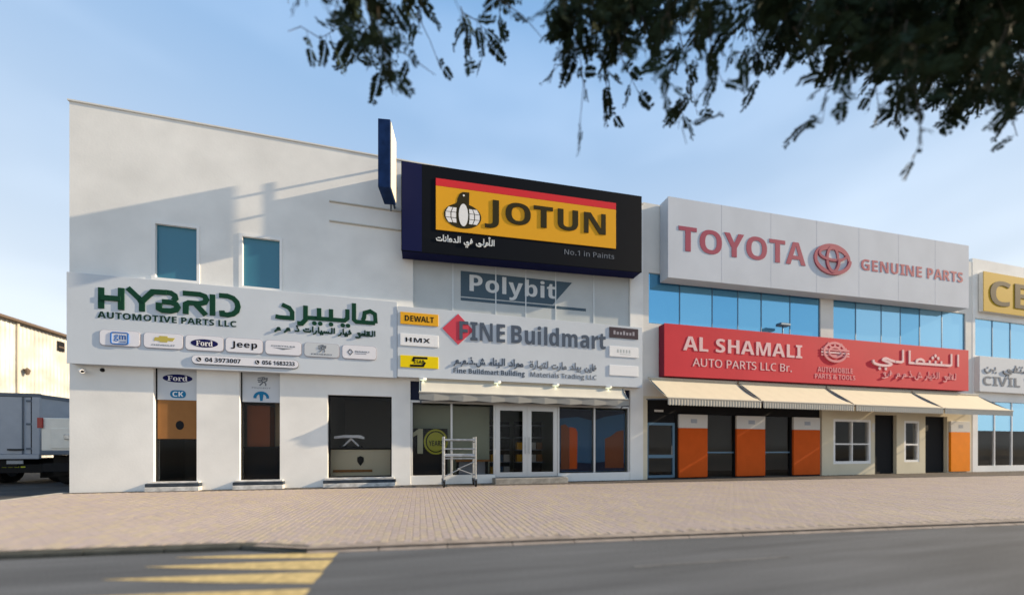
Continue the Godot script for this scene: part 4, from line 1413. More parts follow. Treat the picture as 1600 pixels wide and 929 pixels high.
# ---------------------------------------------------------------- awnings
func awning(called: String, label: String, x0: float, x1: float, y_back: float, z_back: float, y_front: float, z_front: float, drop: float, canvas: Material, valance: Material, group: String, fold := 0.12) -> void:
	var t = thing(called, label, "awning", Vector3(x0, 0, 0), group)
	var w = x1 - x0
	var st = start()
	var n = 10
	var sag = func(u: float) -> float: return -0.05 * sin(u * PI)
	for i in n:
		var u0 = float(i) / n
		var u1 = float(i + 1) / n
		var p = Vector3(0, lerpf(y_back, y_front, u0) + sag.call(u0), lerpf(z_back, z_front, u0))
		var q = Vector3(0, lerpf(y_back, y_front, u1) + sag.call(u1), lerpf(z_back, z_front, u1))
		var r = Vector3(w, 0, 0)
		var th = Vector3(0, -0.008, 0)
		quad(st, p, p + r, q + r, q, Vector3(0, 1, 0.5))
		quad(st, p + th, p + r + th, q + r + th, q + th, Vector3(0, -1, -0.5))
	done("canvas", st, canvas, t)
	st = start()
	soft_box(st, -0.02, w + 0.02, y_front - 0.05, y_front + 0.0, z_front, z_front + 0.06, 0.015)
	done("front_bar", st, valance, t)
	# scalloped valance with shallow folds
	st = start()
	var k = int(w / fold)
	for i in k:
		var a = w * i / k
		var b = w * (i + 1) / k
		var mid = (a + b) / 2
		var za = z_front + 0.03
		var zm = z_front + 0.055
		var yt = y_front - 0.051
		var yb = y_front - drop
		for e in [[a, za, mid, zm], [mid, zm, b, za]]:
			quad(st, Vector3(e[0], yt, e[1]), Vector3(e[2], yt, e[3]), Vector3(e[2], yb - (0.035 if e[2] == mid else 0.0), e[3]), Vector3(e[0], yb - (0.035 if e[0] == mid else 0.0), e[1]), Vector3(0, 0, 1))
	done("valance", st, valance, t)
	for x in [0.05, w - 0.05]:
		st = start()
		rod(st, Vector3(x, y_back - 0.75, 0.02), Vector3(x, y_front - 0.06, z_front - 0.02), 0.022, 0.022)
		rod(st, Vector3(x, y_back - 0.02, z_back), Vector3(x, y_front - 0.04, z_front), 0.02, 0.02)
		done("arm", st, M.lorry_frame, t)
	st = start()
	rod(st, Vector3(0, y_back + 0.03, z_back), Vector3(w, y_back + 0.03, z_back), 0.05, 0.05, 12)
	done("roller", st, M.awning_trim, t)

func awnings() -> void:
	awning("shop_awning", "off-white roll-out awning over the double glass doors", -0.02, 7.35, 3.42, 0.16, 2.98, 0.5, 0.24, M.awning_white, M.valance_grey, "awnings over the shop fronts", 0.9)
	var labels = ["cream awning over the first dark orange panel", "cream awning over the second and third dark orange panels", "cream awning over the four-pane window", "cream awning over the bright orange panel at the end"]
	var xs = [8.32, 12.44, 17.1, 22.35, 27.1]
	for k in 4:
		awning("cream_awning", labels[k], xs[k] + 0.05, xs[k + 1] - 0.05, 3.82, 0.2, 2.98, 1.3, 0.25, M.awning_canvas, M.awning_trim, "cream awnings under the red sign")

# ---------------------------------------------------------------- trolley, camera, yard
func trolley() -> void:
	var t = thing("scaffold_trolley", "grey metal scaffold trolley on castors in front of the shop pane", "trolley", Vector3(0.72, 0.0, 0.45))
	var w = 0.98
	for x in [0.0, w]:
		for z in [0.0, 0.5]:
			var st = start()
			rod(st, Vector3(x, 0.24, z), Vector3(x, 1.56, z), 0.032, 0.032, 10)
			done("post", st, M.galvanised, t)
			var c = sub("castor", t, Vector3(x, 0, z))
			st = start()
			rod(st, Vector3(-0.025, 0.1, 0.03), Vector3(0.025, 0.1, 0.03), 0.1, 0.1, 18)
			done("tyre", st, M.rubber, c)
			st = start()
			rod(st, Vector3(-0.03, 0.1, 0.03), Vector3(0.03, 0.1, 0.03), 0.045, 0.045, 12)
			done("hub", st, M.galvanised, c)
			st = start()
			box(st, -0.045, -0.035, 0.08, 0.24, -0.02, 0.06)
			box(st, 0.035, 0.045, 0.08, 0.24, -0.02, 0.06)
			box(st, -0.045, 0.045, 0.2, 0.238, -0.03, 0.06)
			done("fork", st, M.lorry_frame, c)
	for e in [[1.46, 0.5, 0.03], [1.18, 0.5, 0.022], [0.96, 0.5, 0.03], [0.88, 0.5, 0.018], [1.46, 0.0, 0.03], [1.0, 0.0, 0.03]]:
		var st = start()
		rod(st, Vector3(0.02, e[0], e[1]), Vector3(w - 0.02, e[0], e[1]), e[2], e[2], 8)
		done("cross_rail", st, M.galvanised, t)
	for y in [1.4, 0.9, 0.36]:
		for x in [0.0, w]:
			var st = start()
			rod(st, Vector3(x, y, 0.02), Vector3(x, y, 0.48), 0.02, 0.02, 8)
			done("side_rail", st, M.galvanised, t)
	for e in [[Vector3(0.03, 0.34, 0.5), Vector3(0.5, 0.56, 0.47)], [Vector3(w - 0.03, 0.36, 0.5), Vector3(0.42, 0.56, 0.52)], [Vector3(0.42, 0.56, 0.52), Vector3(w - 0.03, 0.78, 0.48)]]:
		var st = start()
		rod(st, e[0], e[1], 0.017, 0.017, 8)
		done("brace", st, M.galvanised, t)
	var st2 = start()
	soft_box(st2, 0.03, w - 0.03, 0.99, 1.02, 0.02, 0.48, 0.008)
	done("platform", st2, M.lorry_grey, t)

func wall_fittings() -> void:
	var t = thing("security_camera", "small white security camera under the corner of the fascia sign", "camera", Vector3(-8.82, 3.3, 0.0))
	var st = start()
	rod(st, Vector3(0, 0, 0), Vector3(0, 0, 0.03), 0.05, 0.05, 14)
	done("mount", st, M.white_frame, t)
	st = start()
	rod(st, Vector3(0, 0, 0.03), Vector3(0, -0.02, 0.1), 0.016, 0.016)
	done("arm", st, M.white_frame, t)
	st = start()
	rod(st, Vector3(-0.03, -0.0, 0.04), Vector3(0.12, -0.06, 0.2), 0.05, 0.05, 14)
	done("housing", st, M.plaque_white, t)
	st = start()
	rod(st, Vector3(0.12, -0.06, 0.2), Vector3(0.124, -0.0615, 0.204), 0.034, 0.034, 14)
	done("lens", st, M.ink, t)
	t = thing("cable_outlet", "round black cable outlet in the wall beside the security camera", "outlet", Vector3(-8.4, 3.33, 0.0))
	st = start()
	rod(st, Vector3(0, 0, 0), Vector3(0, 0, 0.02), 0.05, 0.05, 14)
	done("cover", st, M.ink, t)
	st = start()
	rod(st, Vector3(0, 0, 0.02), Vector3(0, 0, 0.035), 0.025, 0.025, 10)
	done("plug", st, M.charcoal, t)

func lorry_wheel(parent: Node3D, at: Vector3) -> void:
	var w = sub("wheel", parent, at)
	var st = start()
	rod(st, Vector3(-0.14, 0, 0), Vector3(0.14, 0, 0), 0.44, 0.44, 20)
	done("tyre", st, M.rubber, w)
	st = start()
	rod(st, Vector3(-0.145, 0, 0), Vector3(0.145, 0, 0), 0.22, 0.22, 16)
	done("rim", st, M.lorry_frame, w)

func yard() -> void:
	# ribbed warehouse wall, facing the sun across the yard
	var b = thing("warehouse", "cream ribbed metal warehouse with a dark roof edge behind the parked grey lorry", "building", Vector3(-20.0, 0, 0))
	for k in 18:
		var z1 = 6.0 - k * 2.1
		var z0 = z1 - 2.09
		var st = start()
		box(st, -0.12, -0.04, -0.1, 7.7, z0, z1)
		var z = z0 + 0.09
		while z < z1 - 0.05:
			quad(st, Vector3(-0.041, -0.1, z), Vector3(-0.041, 7.7, z), Vector3(0.0, 7.7, z + 0.035), Vector3(0.0, -0.1, z + 0.035), Vector3(1, 0, -1))
			quad(st, Vector3(0, -0.1, z + 0.035), Vector3(0, 7.7, z + 0.035), Vector3(0.0, 7.7, z + 0.075), Vector3(0.0, -0.1, z + 0.075), Vector3(1, 0, 0))
			quad(st, Vector3(0, -0.1, z + 0.075), Vector3(0, 7.7, z + 0.075), Vector3(-0.041, 7.7, z + 0.11), Vector3(-0.041, -0.1, z + 0.11), Vector3(1, 0, 1))
			z += 0.21
		done("wall_sheet", st, M.shed_sheet, b)
	var st2 = start()
	box(st2, -14.0, -0.13, -0.1, 7.6, -31.2, -31.1)
	box(st2, -14.0, -0.13, -0.1, 7.6, 5.9, 6.0)
	done("gable_wall", st2, M.shed_sheet, b)
	st2 = start()
	quad(st2, Vector3(0.25, 7.72, -31.5), Vector3(0.25, 7.72, 6.3), Vector3(-7.0, 9.6, 6.3), Vector3(-7.0, 9.6, -31.5), Vector3(0.2, 1, 0))
	quad(st2, Vector3(-14.3, 7.72, -31.5), Vector3(-14.3, 7.72, 6.3), Vector3(-7.0, 9.6, 6.3), Vector3(-7.0, 9.6, -31.5), Vector3(-0.2, 1, 0))
	done("roof", st2, M.shed_roof, b)
	bar("gutter", b, M.shed_roof, 0.01, 0.28, 7.6, 7.74, -31.5, 6.3, 0.02)
	st2 = start()
	rod(st2, Vector3(0.07, 0, -11.95), Vector3(0.07, 7.6, -11.95), 0.055, 0.055, 10)
	done("downpipe", st2, M.awning_trim, b)
	var w = sub("vent_window", b)
	bar("frame", w, M.charcoal, 0.0, 0.04, 6.75, 7.3, -14.55, -14.15)
	bar("louvre", w, M.shed_roof, 0.041, 0.06, 6.95, 7.02, -14.52, -14.18)
	var l = thing("wall_lantern", "dark wall lantern on the ribbed warehouse wall beside the downpipe", "lantern", Vector3(-20.0, 5.1, -12.3))
	bar("bracket", l, M.shed_roof, 0.0, 0.12, 0.16, 0.22, -0.03, 0.03)
	st2 = start()
	rod(st2, Vector3(0.16, -0.08, 0), Vector3(0.16, 0.16, 0), 0.06, 0.12, 10)
	rod(st2, Vector3(0.16, 0.161, 0), Vector3(0.16, 0.28, 0), 0.12, 0.03, 10)
	done("housing", st2, M.shed_roof, l)

	# grey box lorry, tail towards the street
	var t = thing("box_lorry", "grey box lorry parked tail-first, cut by the picture's edge", "lorry", Vector3(-14.0, 0, -4.0))
	bar("cargo_box", t, M.lorry_grey, -1.15, 1.13, 0.95, 3.07, -5.5, -0.06, 0.02)
	var fr = sub("rear_frame", t)
	bar("header", fr, M.lorry_frame, -1.17, 1.15, 2.98, 3.1, -0.058, 0.02, 0.01)
	bar("sill", fr, M.lorry_grey, -1.17, 1.15, 0.83, 0.99, -0.058, 0.05, 0.01)
	for x in [-1.17, 0.93]:
		bar("corner_post", fr, M.lorry_grey, x, x + 0.22, 0.992, 2.978, -0.058, 0.02, 0.012)
	for k in 2:
		var d = sub("rear_door", t)
		var x0 = -0.94 + k * 0.94
		bar("leaf", d, M.lorry_grey, x0, x0 + 0.9, 1.0, 2.97, -0.05, 0.0, 0.01)
		bar("seal", d, M.charcoal, x0 + 0.901, x0 + 0.935, 1.0, 2.97, -0.05, 0.006)
		var st = start()
		rod(st, Vector3(x0 + 0.7, 0.98, 0.03), Vector3(x0 + 0.7, 2.98, 0.03), 0.018, 0.018)
		done("lock_rod", st, M.lorry_frame, d)
		bar("latch", d, M.charcoal, x0 + 0.3, x0 + 0.72, 1.13, 1.18, 0.01, 0.05)
		for y in [1.15, 2.0, 2.8]:
			bar("hinge", d, M.lorry_frame, x0 + 0.78, x0 + 0.93, y, y + 0.07, 0.001, 0.02)
	bar("chassis", t, M.charcoal, -0.45, 0.45, 0.55, 0.828, -5.6, -0.1)
	bar("bumper", t, M.charcoal, -1.1, 1.1, 0.34, 0.64, -0.25, -0.15, 0.01)
	bar("underbody_shade_block", t, M.rubber, -0.9, 0.9, 0.3, 0.8, -3.6, -2.2, 0.05)  # added dark block, stands in for the shade under the cargo box
	bar("number_plate", t, M.lorry_grey, 0.18, 0.62, 0.66, 0.78, -0.1, -0.08)
	for k in 4:
		bar("reflector", t, M.reflector, 0.0 + k * 0.17, 0.12 + k * 0.17, 0.53, 0.57, -0.149, -0.14)
	bar("mud_flap", t, M.rubber, 0.5, 1.05, 0.12, 0.8, -0.85, -0.83)
	for x in [-0.8, 0.8]:
		for z in [-1.3, -4.6]:
			lorry_wheel(t, Vector3(x, 0.37, z))
	bar("side_rail", t, M.lorry_frame, 1.131, 1.15, 2.95, 3.08, -5.5, -0.06)
	bar("cab", t, M.lorry_white, -1.05, 1.05, 0.6, 2.5, -7.4, -5.62, 0.12)

	# small white pickup lorry between the box lorry and the corner wall
	t = thing("pickup_lorry", "small white pickup lorry with a red tail lamp beside the corner wall", "lorry", Vector3(-11.0, 0, -3.0))
	bar("tailgate", t, M.lorry_white, -1.05, 0.95, 1.12, 2.2, -0.08, 0.0, 0.03)
	bar("bed_side", t, M.lorry_white, -1.05, -0.97, 1.12, 2.2, -3.0, -0.081, 0.02)
	bar("bed_side", t, M.lorry_white, 0.87, 0.95, 1.12, 2.2, -3.0, -0.081, 0.02)
	bar("bed_floor", t, M.lorry_frame, -1.05, 0.95, 0.98, 1.118, -3.0, 0.06, 0.02)
	bar("gate_panel", t, M.lorry_white, -0.78, 0.7, 1.2, 1.86, 0.001, 0.025, 0.012)
	var st3 = start()
	soft_box(st3, -0.42, -0.16, 1.5, 1.66, 0.026, 0.07, 0.02)
	done("gate_handle", st3, M.galvanised, t)
	bar("tail_lamp", t, M.tail_red, -1.12, -0.98, 1.86, 2.2, 0.001, 0.05, 0.01)
	bar("chassis", t, M.charcoal, -0.5, 0.5, 0.5, 0.978, -4.6, -0.2)
	bar("bumper", t, M.charcoal, -1.0, 0.9, 0.42, 0.7, -0.1, 0.02, 0.01)
	bar("underbody_shade_sheet", t, M.rubber, -1.0, 0.9, 0.28, 0.97, -0.4, -0.36)  # added dark sheet in place of the shade below the bed
	for x in [-0.85, 0.75]:
		for z in [-0.9, -3.9]:
			lorry_wheel(t, Vector3(x, 0.37, z))
	bar("cab", t, M.lorry_white, -1.05, 0.95, 0.6, 2.3, -4.9, -3.05, 0.12)

const LIMBS := [[0.10, [Vector3(6.52, 9.16, 9.37), Vector3(3.35, 7.90, 8.69), Vector3(1.04, 7.08, 8.32), Vector3(-0.68, 6.61, 7.99)]], [0.10, [Vector3(7.59, 9.50, 9.23), Vector3(5.59, 7.51, 8.94), Vector3(3.73, 6.81, 8.78), Vector3(1.95, 6.68, 8.44)]], [0.09, [Vector3(8.68, 9.30, 9.29), Vector3(6.92, 7.26, 9.06), Vector3(5.87, 6.00, 9.11)]], [0.08, [Vector3(8.76, 8.12, 9.52), Vector3(7.14, 6.29, 9.53), Vector3(6.53, 5.62, 9.58)]]]
const TWIGS := [
	[Vector3(-0.64, 6.27, 8.25), Vector3(-0.44, 5.55, 8.27), 13],
	[Vector3(-0.56, 6.39, 8.12), Vector3(-0.67, 5.82, 8.03), 13],
	[Vector3(-0.41, 6.74, 7.86), Vector3(-0.11, 5.63, 8.21), 12],
	[Vector3(-0.41, 5.63, 8.56), Vector3(-0.30, 5.20, 8.38), 10],
	[Vector3(-0.78, 6.23, 8.19), Vector3(-0.87, 5.57, 8.33), 10],
	[Vector3(-0.45, 6.84, 7.44), Vector3(-0.89, 6.20, 7.34), 10],
	[Vector3(-0.74, 6.40, 7.54), Vector3(-1.21, 6.30, 7.44), 8],
	[Vector3(-1.15, 6.08, 7.66), Vector3(-1.45, 5.92, 7.81), 1],
	[Vector3(-0.34, 6.83, 7.87), Vector3(-0.05, 6.55, 7.72), 10],
	[Vector3(-0.62, 6.16, 7.93), Vector3(-0.41, 5.64, 7.83), 9],
	[Vector3(-0.49, 6.11, 7.79), Vector3(0.17, 5.41, 8.23), 1],
	[Vector3(-0.04, 6.53, 7.81), Vector3(0.26, 5.88, 7.83), 2],
	[Vector3(0.23, 6.36, 8.39), Vector3(0.44, 5.55, 8.73), 0],
	[Vector3(0.50, 6.75, 7.82), Vector3(0.62, 6.01, 7.87), 8],
	[Vector3(0.52, 6.48, 7.99), Vector3(0.82, 6.34, 7.83), 8],
	[Vector3(0.78, 6.94, 8.06), Vector3(1.03, 6.61, 7.86), 8],
	[Vector3(0.86, 6.49, 8.44), Vector3(1.04, 6.20, 8.30), 3],
	[Vector3(0.84, 6.31, 8.38), Vector3(1.49, 6.07, 8.27), 0],
	[Vector3(-0.09, 7.17, 7.66), Vector3(0.03, 6.48, 7.94), 8],
	[Vector3(-1.14, 6.13, 8.24), Vector3(-1.09, 5.59, 8.43), 1],
	[Vector3(-1.61, 7.30, 7.18), Vector3(-1.63, 6.88, 7.21), 1],
	[Vector3(1.58, 6.82, 8.36), Vector3(1.39, 6.30, 8.44), 3],
	[Vector3(1.74, 6.58, 8.54), Vector3(1.72, 5.69, 8.60), 8],
	[Vector3(1.88, 6.36, 8.75), Vector3(2.11, 5.78, 8.75), 8],
	[Vector3(2.22, 6.68, 8.57), Vector3(2.53, 6.44, 8.40), 6],
	[Vector3(1.82, 6.13, 8.36), Vector3(1.85, 5.84, 8.10), 6],
	[Vector3(2.14, 6.26, 8.24), Vector3(2.44, 5.77, 8.01), 8],
	[Vector3(1.86, 5.96, 8.38), Vector3(1.77, 4.83, 8.57), 2],
	[Vector3(2.37, 6.35, 8.29), Vector3(2.85, 5.89, 8.12), 6],
	[Vector3(1.77, 6.07, 8.09), Vector3(1.62, 5.87, 8.01), 3],
	[Vector3(2.48, 5.93, 8.49), Vector3(1.77, 5.83, 8.49), 4],
	[Vector3(2.74, 7.03, 8.42), Vector3(2.85, 6.36, 8.40), 6],
	[Vector3(2.59, 6.20, 9.00), Vector3(2.48, 5.03, 9.24), 8],
	[Vector3(3.15, 6.50, 8.49), Vector3(3.60, 5.64, 8.30), 9],
	[Vector3(2.51, 5.21, 9.20), Vector3(2.56, 4.99, 9.03), 5],
	[Vector3(3.03, 6.37, 8.97), Vector3(3.01, 5.43, 9.18), 8],
	[Vector3(3.07, 5.72, 9.11), Vector3(3.33, 5.33, 9.01), 6],
	[Vector3(3.32, 5.71, 8.51), Vector3(2.98, 4.99, 8.71), 4],
	[Vector3(3.04, 5.06, 8.74), Vector3(2.87, 4.57, 8.98), 1],
	[Vector3(3.50, 6.79, 8.73), Vector3(3.64, 6.06, 8.87), 8],
	[Vector3(3.95, 7.02, 8.66), Vector3(4.36, 6.43, 8.47), 8],
	[Vector3(3.74, 6.06, 9.04), Vector3(4.08, 5.81, 8.81), 5],
	[Vector3(3.35, 5.53, 9.16), Vector3(3.27, 5.13, 9.40), 3],
	[Vector3(2.52, 6.33, 8.62), Vector3(2.42, 5.50, 8.89), 5],
	[Vector3(1.97, 5.81, 8.94), Vector3(2.07, 5.14, 9.03), 6],
	[Vector3(3.99, 6.65, 8.98), Vector3(3.91, 5.81, 9.17), 8],
	[Vector3(4.36, 6.46, 9.01), Vector3(4.46, 6.16, 8.81), 9],
	[Vector3(5.14, 5.90, 9.45), Vector3(5.34, 5.69, 9.41), 10],
	[Vector3(6.99, 6.19, 9.28), Vector3(6.52, 5.53, 9.47), 8],
	[Vector3(4.65, 5.64, 9.80), Vector3(4.49, 5.35, 9.69), 7],
	[Vector3(4.67, 5.42, 9.89), Vector3(4.27, 4.76, 10.07), 9],
	[Vector3(7.02, 6.27, 9.17), Vector3(6.59, 5.64, 9.26), 10],
	[Vector3(4.15, 5.73, 9.58), Vector3(4.54, 5.64, 9.48), 9],
	[Vector3(6.73, 5.83, 9.92), Vector3(6.23, 5.25, 9.99), 8],
	[Vector3(6.40, 7.08, 8.85), Vector3(5.93, 6.48, 8.90), 8],
	[Vector3(8.43, 6.91, 8.87), Vector3(8.07, 6.29, 8.82), 7],
	[Vector3(4.45, 6.48, 9.47), Vector3(4.32, 6.02, 9.58), 10],
	[Vector3(6.87, 6.34, 9.54), Vector3(7.07, 5.97, 9.58), 7],
	[Vector3(6.97, 6.57, 9.59), Vector3(7.44, 6.49, 9.45), 10],
	[Vector3(4.85, 7.33, 9.00), Vector3(5.42, 7.13, 8.87), 10],
	[Vector3(9.16, 8.48, 8.88), Vector3(9.39, 7.87, 8.91), 10],
	[Vector3(8.48, 6.92, 9.06), Vector3(8.29, 6.01, 9.29), 6],
	[Vector3(7.72, 6.64, 9.40), Vector3(7.51, 5.78, 9.65), 9],
	[Vector3(7.05, 7.37, 9.32), Vector3(6.53, 6.56, 9.47), 10],
	[Vector3(7.40, 7.29, 9.54), Vector3(7.43, 6.92, 9.38), 10],
	[Vector3(4.95, 6.55, 9.47), Vector3(4.81, 5.93, 9.58), 7],
	[Vector3(8.66, 8.37, 8.98), Vector3(8.53, 7.54, 9.23), 10],
	[Vector3(4.93, 6.73, 9.28), Vector3(5.17, 6.58, 9.14), 9],
	[Vector3(8.92, 7.47, 8.79), Vector3(8.88, 7.31, 8.57), 9],
	[Vector3(4.52, 6.76, 9.03), Vector3(4.34, 6.32, 9.06), 8],
	[Vector3(5.63, 7.38, 8.92), Vector3(6.10, 7.11, 8.91), 7],
	[Vector3(6.14, 7.87, 8.84), Vector3(5.95, 7.47, 8.76), 10],
	[Vector3(7.38, 8.22, 8.90), Vector3(7.49, 7.74, 9.04), 9],
	[Vector3(8.30, 7.40, 9.27), Vector3(7.57, 6.72, 9.35), 8],
	[Vector3(7.17, 8.25, 8.37), Vector3(7.51, 7.61, 8.42), 8],
	[Vector3(8.34, 8.18, 9.06), Vector3(8.64, 7.66, 9.03), 10],
	[Vector3(6.81, 6.59, 9.40), Vector3(6.34, 5.96, 9.45), 6],
	[Vector3(4.90, 6.02, 9.59), Vector3(4.58, 5.30, 9.81), 9],
	[Vector3(7.51, 7.57, 9.34), Vector3(8.02, 7.28, 9.28), 8],
	[Vector3(4.73, 7.02, 8.70), Vector3(4.50, 6.24, 8.89), 6],
	[Vector3(5.54, 6.08, 9.61), Vector3(5.48, 5.56, 9.79), 6],
	[Vector3(5.56, 7.12, 8.81), Vector3(6.03, 6.99, 8.65), 8],
	[Vector3(7.33, 6.96, 8.69), Vector3(7.61, 6.81, 8.48), 9],
	[Vector3(4.91, 5.91, 9.65), Vector3(4.88, 5.38, 9.70), 9],
	[Vector3(8.96, 8.56, 8.86), Vector3(9.04, 8.10, 8.82), 10],
	[Vector3(6.67, 6.79, 9.73), Vector3(6.56, 6.28, 9.87), 10],
	[Vector3(7.05, 6.27, 9.19), Vector3(6.99, 5.80, 9.12), 9],
	[Vector3(6.63, 5.46, 9.98), Vector3(6.59, 5.18, 9.93), 9],
	[Vector3(5.77, 7.56, 8.63), Vector3(5.81, 6.90, 8.82), 9],
	[Vector3(7.46, 7.07, 8.70), Vector3(7.49, 6.66, 8.77), 6],
	[Vector3(7.37, 6.38, 9.15), Vector3(7.59, 6.15, 9.03), 7],
	[Vector3(3.92, 6.29, 9.44), Vector3(3.86, 5.93, 9.35), 8],
	[Vector3(6.12, 6.92, 9.59), Vector3(6.30, 6.55, 9.69), 6],
	[Vector3(5.38, 6.05, 10.04), Vector3(5.14, 5.60, 10.01), 8],
	[Vector3(6.85, 6.97, 9.39), Vector3(6.31, 6.38, 9.43), 9],
	[Vector3(7.56, 7.03, 8.66), Vector3(7.13, 6.26, 8.82), 6],
	[Vector3(7.13, 8.16, 8.42), Vector3(7.05, 7.63, 8.48), 10],
	[Vector3(5.73, 5.41, 9.97), Vector3(6.01, 5.28, 9.76), 8],
	[Vector3(5.21, 6.47, 9.28), Vector3(5.38, 6.16, 9.19), 10],
	[Vector3(5.70, 5.83, 9.80), Vector3(5.86, 5.68, 9.59), 7],
	[Vector3(7.09, 7.76, 9.08), Vector3(7.51, 7.51, 9.10), 8],
	[Vector3(6.43, 7.72, 8.78), Vector3(5.93, 6.97, 8.90), 7],
	[Vector3(4.53, 6.34, 9.31), Vector3(4.49, 5.90, 9.37), 6],
	[Vector3(6.85, 7.03, 9.68), Vector3(6.69, 6.57, 9.75), 10],
	[Vector3(4.86, 5.93, 9.65), Vector3(5.08, 5.66, 9.65), 6],
	[Vector3(6.93, 6.83, 9.22), Vector3(7.35, 6.60, 9.22), 7],
	[Vector3(6.58, 7.02, 8.61), Vector3(6.34, 6.52, 8.52), 9],
	[Vector3(3.94, 6.00, 9.69), Vector3(4.32, 5.91, 9.60), 8],
	[Vector3(6.75, 5.63, 9.76), Vector3(6.68, 5.22, 9.74), 10],
	[Vector3(6.52, 6.80, 9.04), Vector3(6.97, 6.44, 9.01), 6],
	[Vector3(4.76, 7.23, 8.55), Vector3(4.69, 6.57, 8.72), 10],
	[Vector3(5.77, 6.11, 9.97), Vector3(5.73, 5.50, 10.09), 9],
	[Vector3(5.17, 5.94, 10.01), Vector3(5.25, 5.78, 9.96), 6],
	[Vector3(7.21, 7.83, 8.60), Vector3(7.00, 7.50, 8.43), 8],
	[Vector3(5.48, 7.32, 8.47), Vector3(5.45, 6.60, 8.56), 6],
	[Vector3(7.08, 6.05, 9.45), Vector3(6.94, 5.42, 9.65), 7],
	[Vector3(4.57, 7.38, 8.85), Vector3(4.14, 6.72, 9.01), 9],
	[Vector3(8.16, 7.93, 9.10), Vector3(8.06, 7.52, 9.13), 9],
	[Vector3(4.96, 6.49, 9.00), Vector3(5.00, 6.01, 9.10), 8],
	[Vector3(4.84, 5.46, 9.66), Vector3(4.97, 5.13, 9.72), 8],
	[Vector3(5.46, 7.70, 8.70), Vector3(5.01, 7.01, 8.81), 7],
	[Vector3(6.33, 6.74, 9.34), Vector3(6.06, 6.16, 9.33), 9],
	[Vector3(8.09, 8.64, 8.74), Vector3(8.35, 8.45, 8.56), 6],
	[Vector3(4.90, 6.68, 9.22), Vector3(4.48, 6.06, 9.34), 6],
	[Vector3(5.29, 7.66, 8.31), Vector3(5.40, 7.38, 8.05), 9],
	[Vector3(5.57, 6.30, 9.45), Vector3(4.97, 5.65, 9.57), 8],
	[Vector3(4.58, 6.01, 9.88), Vector3(4.64, 5.77, 9.89), 6],
	[Vector3(5.61, 6.82, 9.41), Vector3(5.60, 6.45, 9.42), 9],
	[Vector3(4.55, 5.67, 9.72), Vector3(4.35, 5.13, 9.79), 9],
	[Vector3(6.17, 6.41, 9.92), Vector3(6.33, 6.26, 9.81), 9],
	[Vector3(7.87, 6.95, 8.92), Vector3(7.85, 6.28, 8.96), 8],
	[Vector3(6.56, 7.18, 8.78), Vector3(6.53, 6.66, 8.71), 10],
	[Vector3(7.85, 7.79, 8.87), Vector3(7.48, 7.13, 9.03), 6],
	[Vector3(7.95, 7.45, 8.77), Vector3(8.13, 7.13, 8.59), 6],
	[Vector3(4.57, 5.16, 9.92), Vector3(4.45, 4.67, 10.07), 8],
	[Vector3(5.68, 5.15, 10.01), Vector3(5.73, 4.93, 9.93), 9],
	[Vector3(6.48, 8.90, 8.16), Vector3(5.96, 8.03, 8.27), 10],
	[Vector3(6.15, 8.09, 8.54), Vector3(6.47, 7.67, 8.56), 10],
	[Vector3(5.55, 5.52, 10.07), Vector3(5.67, 5.45, 9.91), 6],
	[Vector3(5.20, 5.29, 9.88), Vector3(4.97, 4.82, 9.85), 8],
	[Vector3(4.98, 6.40, 9.11), Vector3(5.16, 6.05, 9.05), 8],
	[Vector3(6.07, 6.27, 9.83), Vector3(6.35, 5.93, 9.87), 9],
	[Vector3(6.72, 7.21, 8.75), Vector3(6.74, 7.04, 8.49), 9],
	[Vector3(5.84, 6.19, 9.75), Vector3(5.86, 5.82, 9.85), 10],
	[Vector3(7.11, 6.53, 9.82), Vector3(7.31, 6.41, 9.72), 7],
	[Vector3(6.21, 8.53, 8.22), Vector3(6.52, 7.95, 8.27), 9],
	[Vector3(6.94, 7.27, 8.48), Vector3(7.62, 6.89, 8.35), 9],
	[Vector3(5.14, 5.93, 9.64), Vector3(4.59, 5.19, 9.76), 6],
	[Vector3(5.88, 6.23, 9.80), Vector3(5.63, 5.62, 9.92), 6],
	[Vector3(5.08, 6.43, 9.72), Vector3(5.02, 6.09, 9.74), 8],
	[Vector3(9.13, 8.10, 8.84), Vector3(9.35, 7.89, 8.60), 8],
	[Vector3(7.27, 6.88, 9.52), Vector3(7.51, 6.85, 9.27), 9],
	[Vector3(6.16, 7.48, 8.31), Vector3(6.21, 7.32, 8.13), 8],
	[Vector3(5.79, 7.62, 8.80), Vector3(5.75, 7.05, 9.00), 7],
	[Vector3(4.25, 6.36, 9.03), Vector3(4.21, 6.12, 8.74), 9],
	[Vector3(5.50, 6.68, 9.17), Vector3(5.38, 6.22, 9.24), 8],
	[Vector3(5.03, 7.52, 8.51), Vector3(4.76, 7.11, 8.44), 7],
	[Vector3(8.18, 8.12, 8.75), Vector3(8.09, 7.98, 8.54), 7],
	[Vector3(5.92, 8.10, 8.55), Vector3(5.99, 7.41, 8.67), 10],
	[Vector3(5.84, 8.68, 8.20), Vector3(5.74, 8.48, 7.93), 6],
	[Vector3(6.06, 6.69, 9.12), Vector3(6.23, 6.08, 9.25), 10],
	[Vector3(5.34, 5.99, 9.88), Vector3(5.34, 5.91, 9.71), 10],
	[Vector3(4.99, 6.20, 9.67), Vector3(4.72, 5.76, 9.72), 10],
	[Vector3(6.53, 7.26, 9.02), Vector3(6.37, 6.39, 9.27), 10],
	[Vector3(5.19, 5.71, 9.84), Vector3(5.32, 5.52, 9.77), 8],
	[Vector3(4.89, 6.09, 9.56), Vector3(5.43, 5.88, 9.43), 9],
	[Vector3(4.40, 6.35, 9.39), Vector3(4.27, 5.69, 9.64), 8],
	[Vector3(4.88, 6.16, 9.43), Vector3(5.25, 6.22, 9.23), 9],
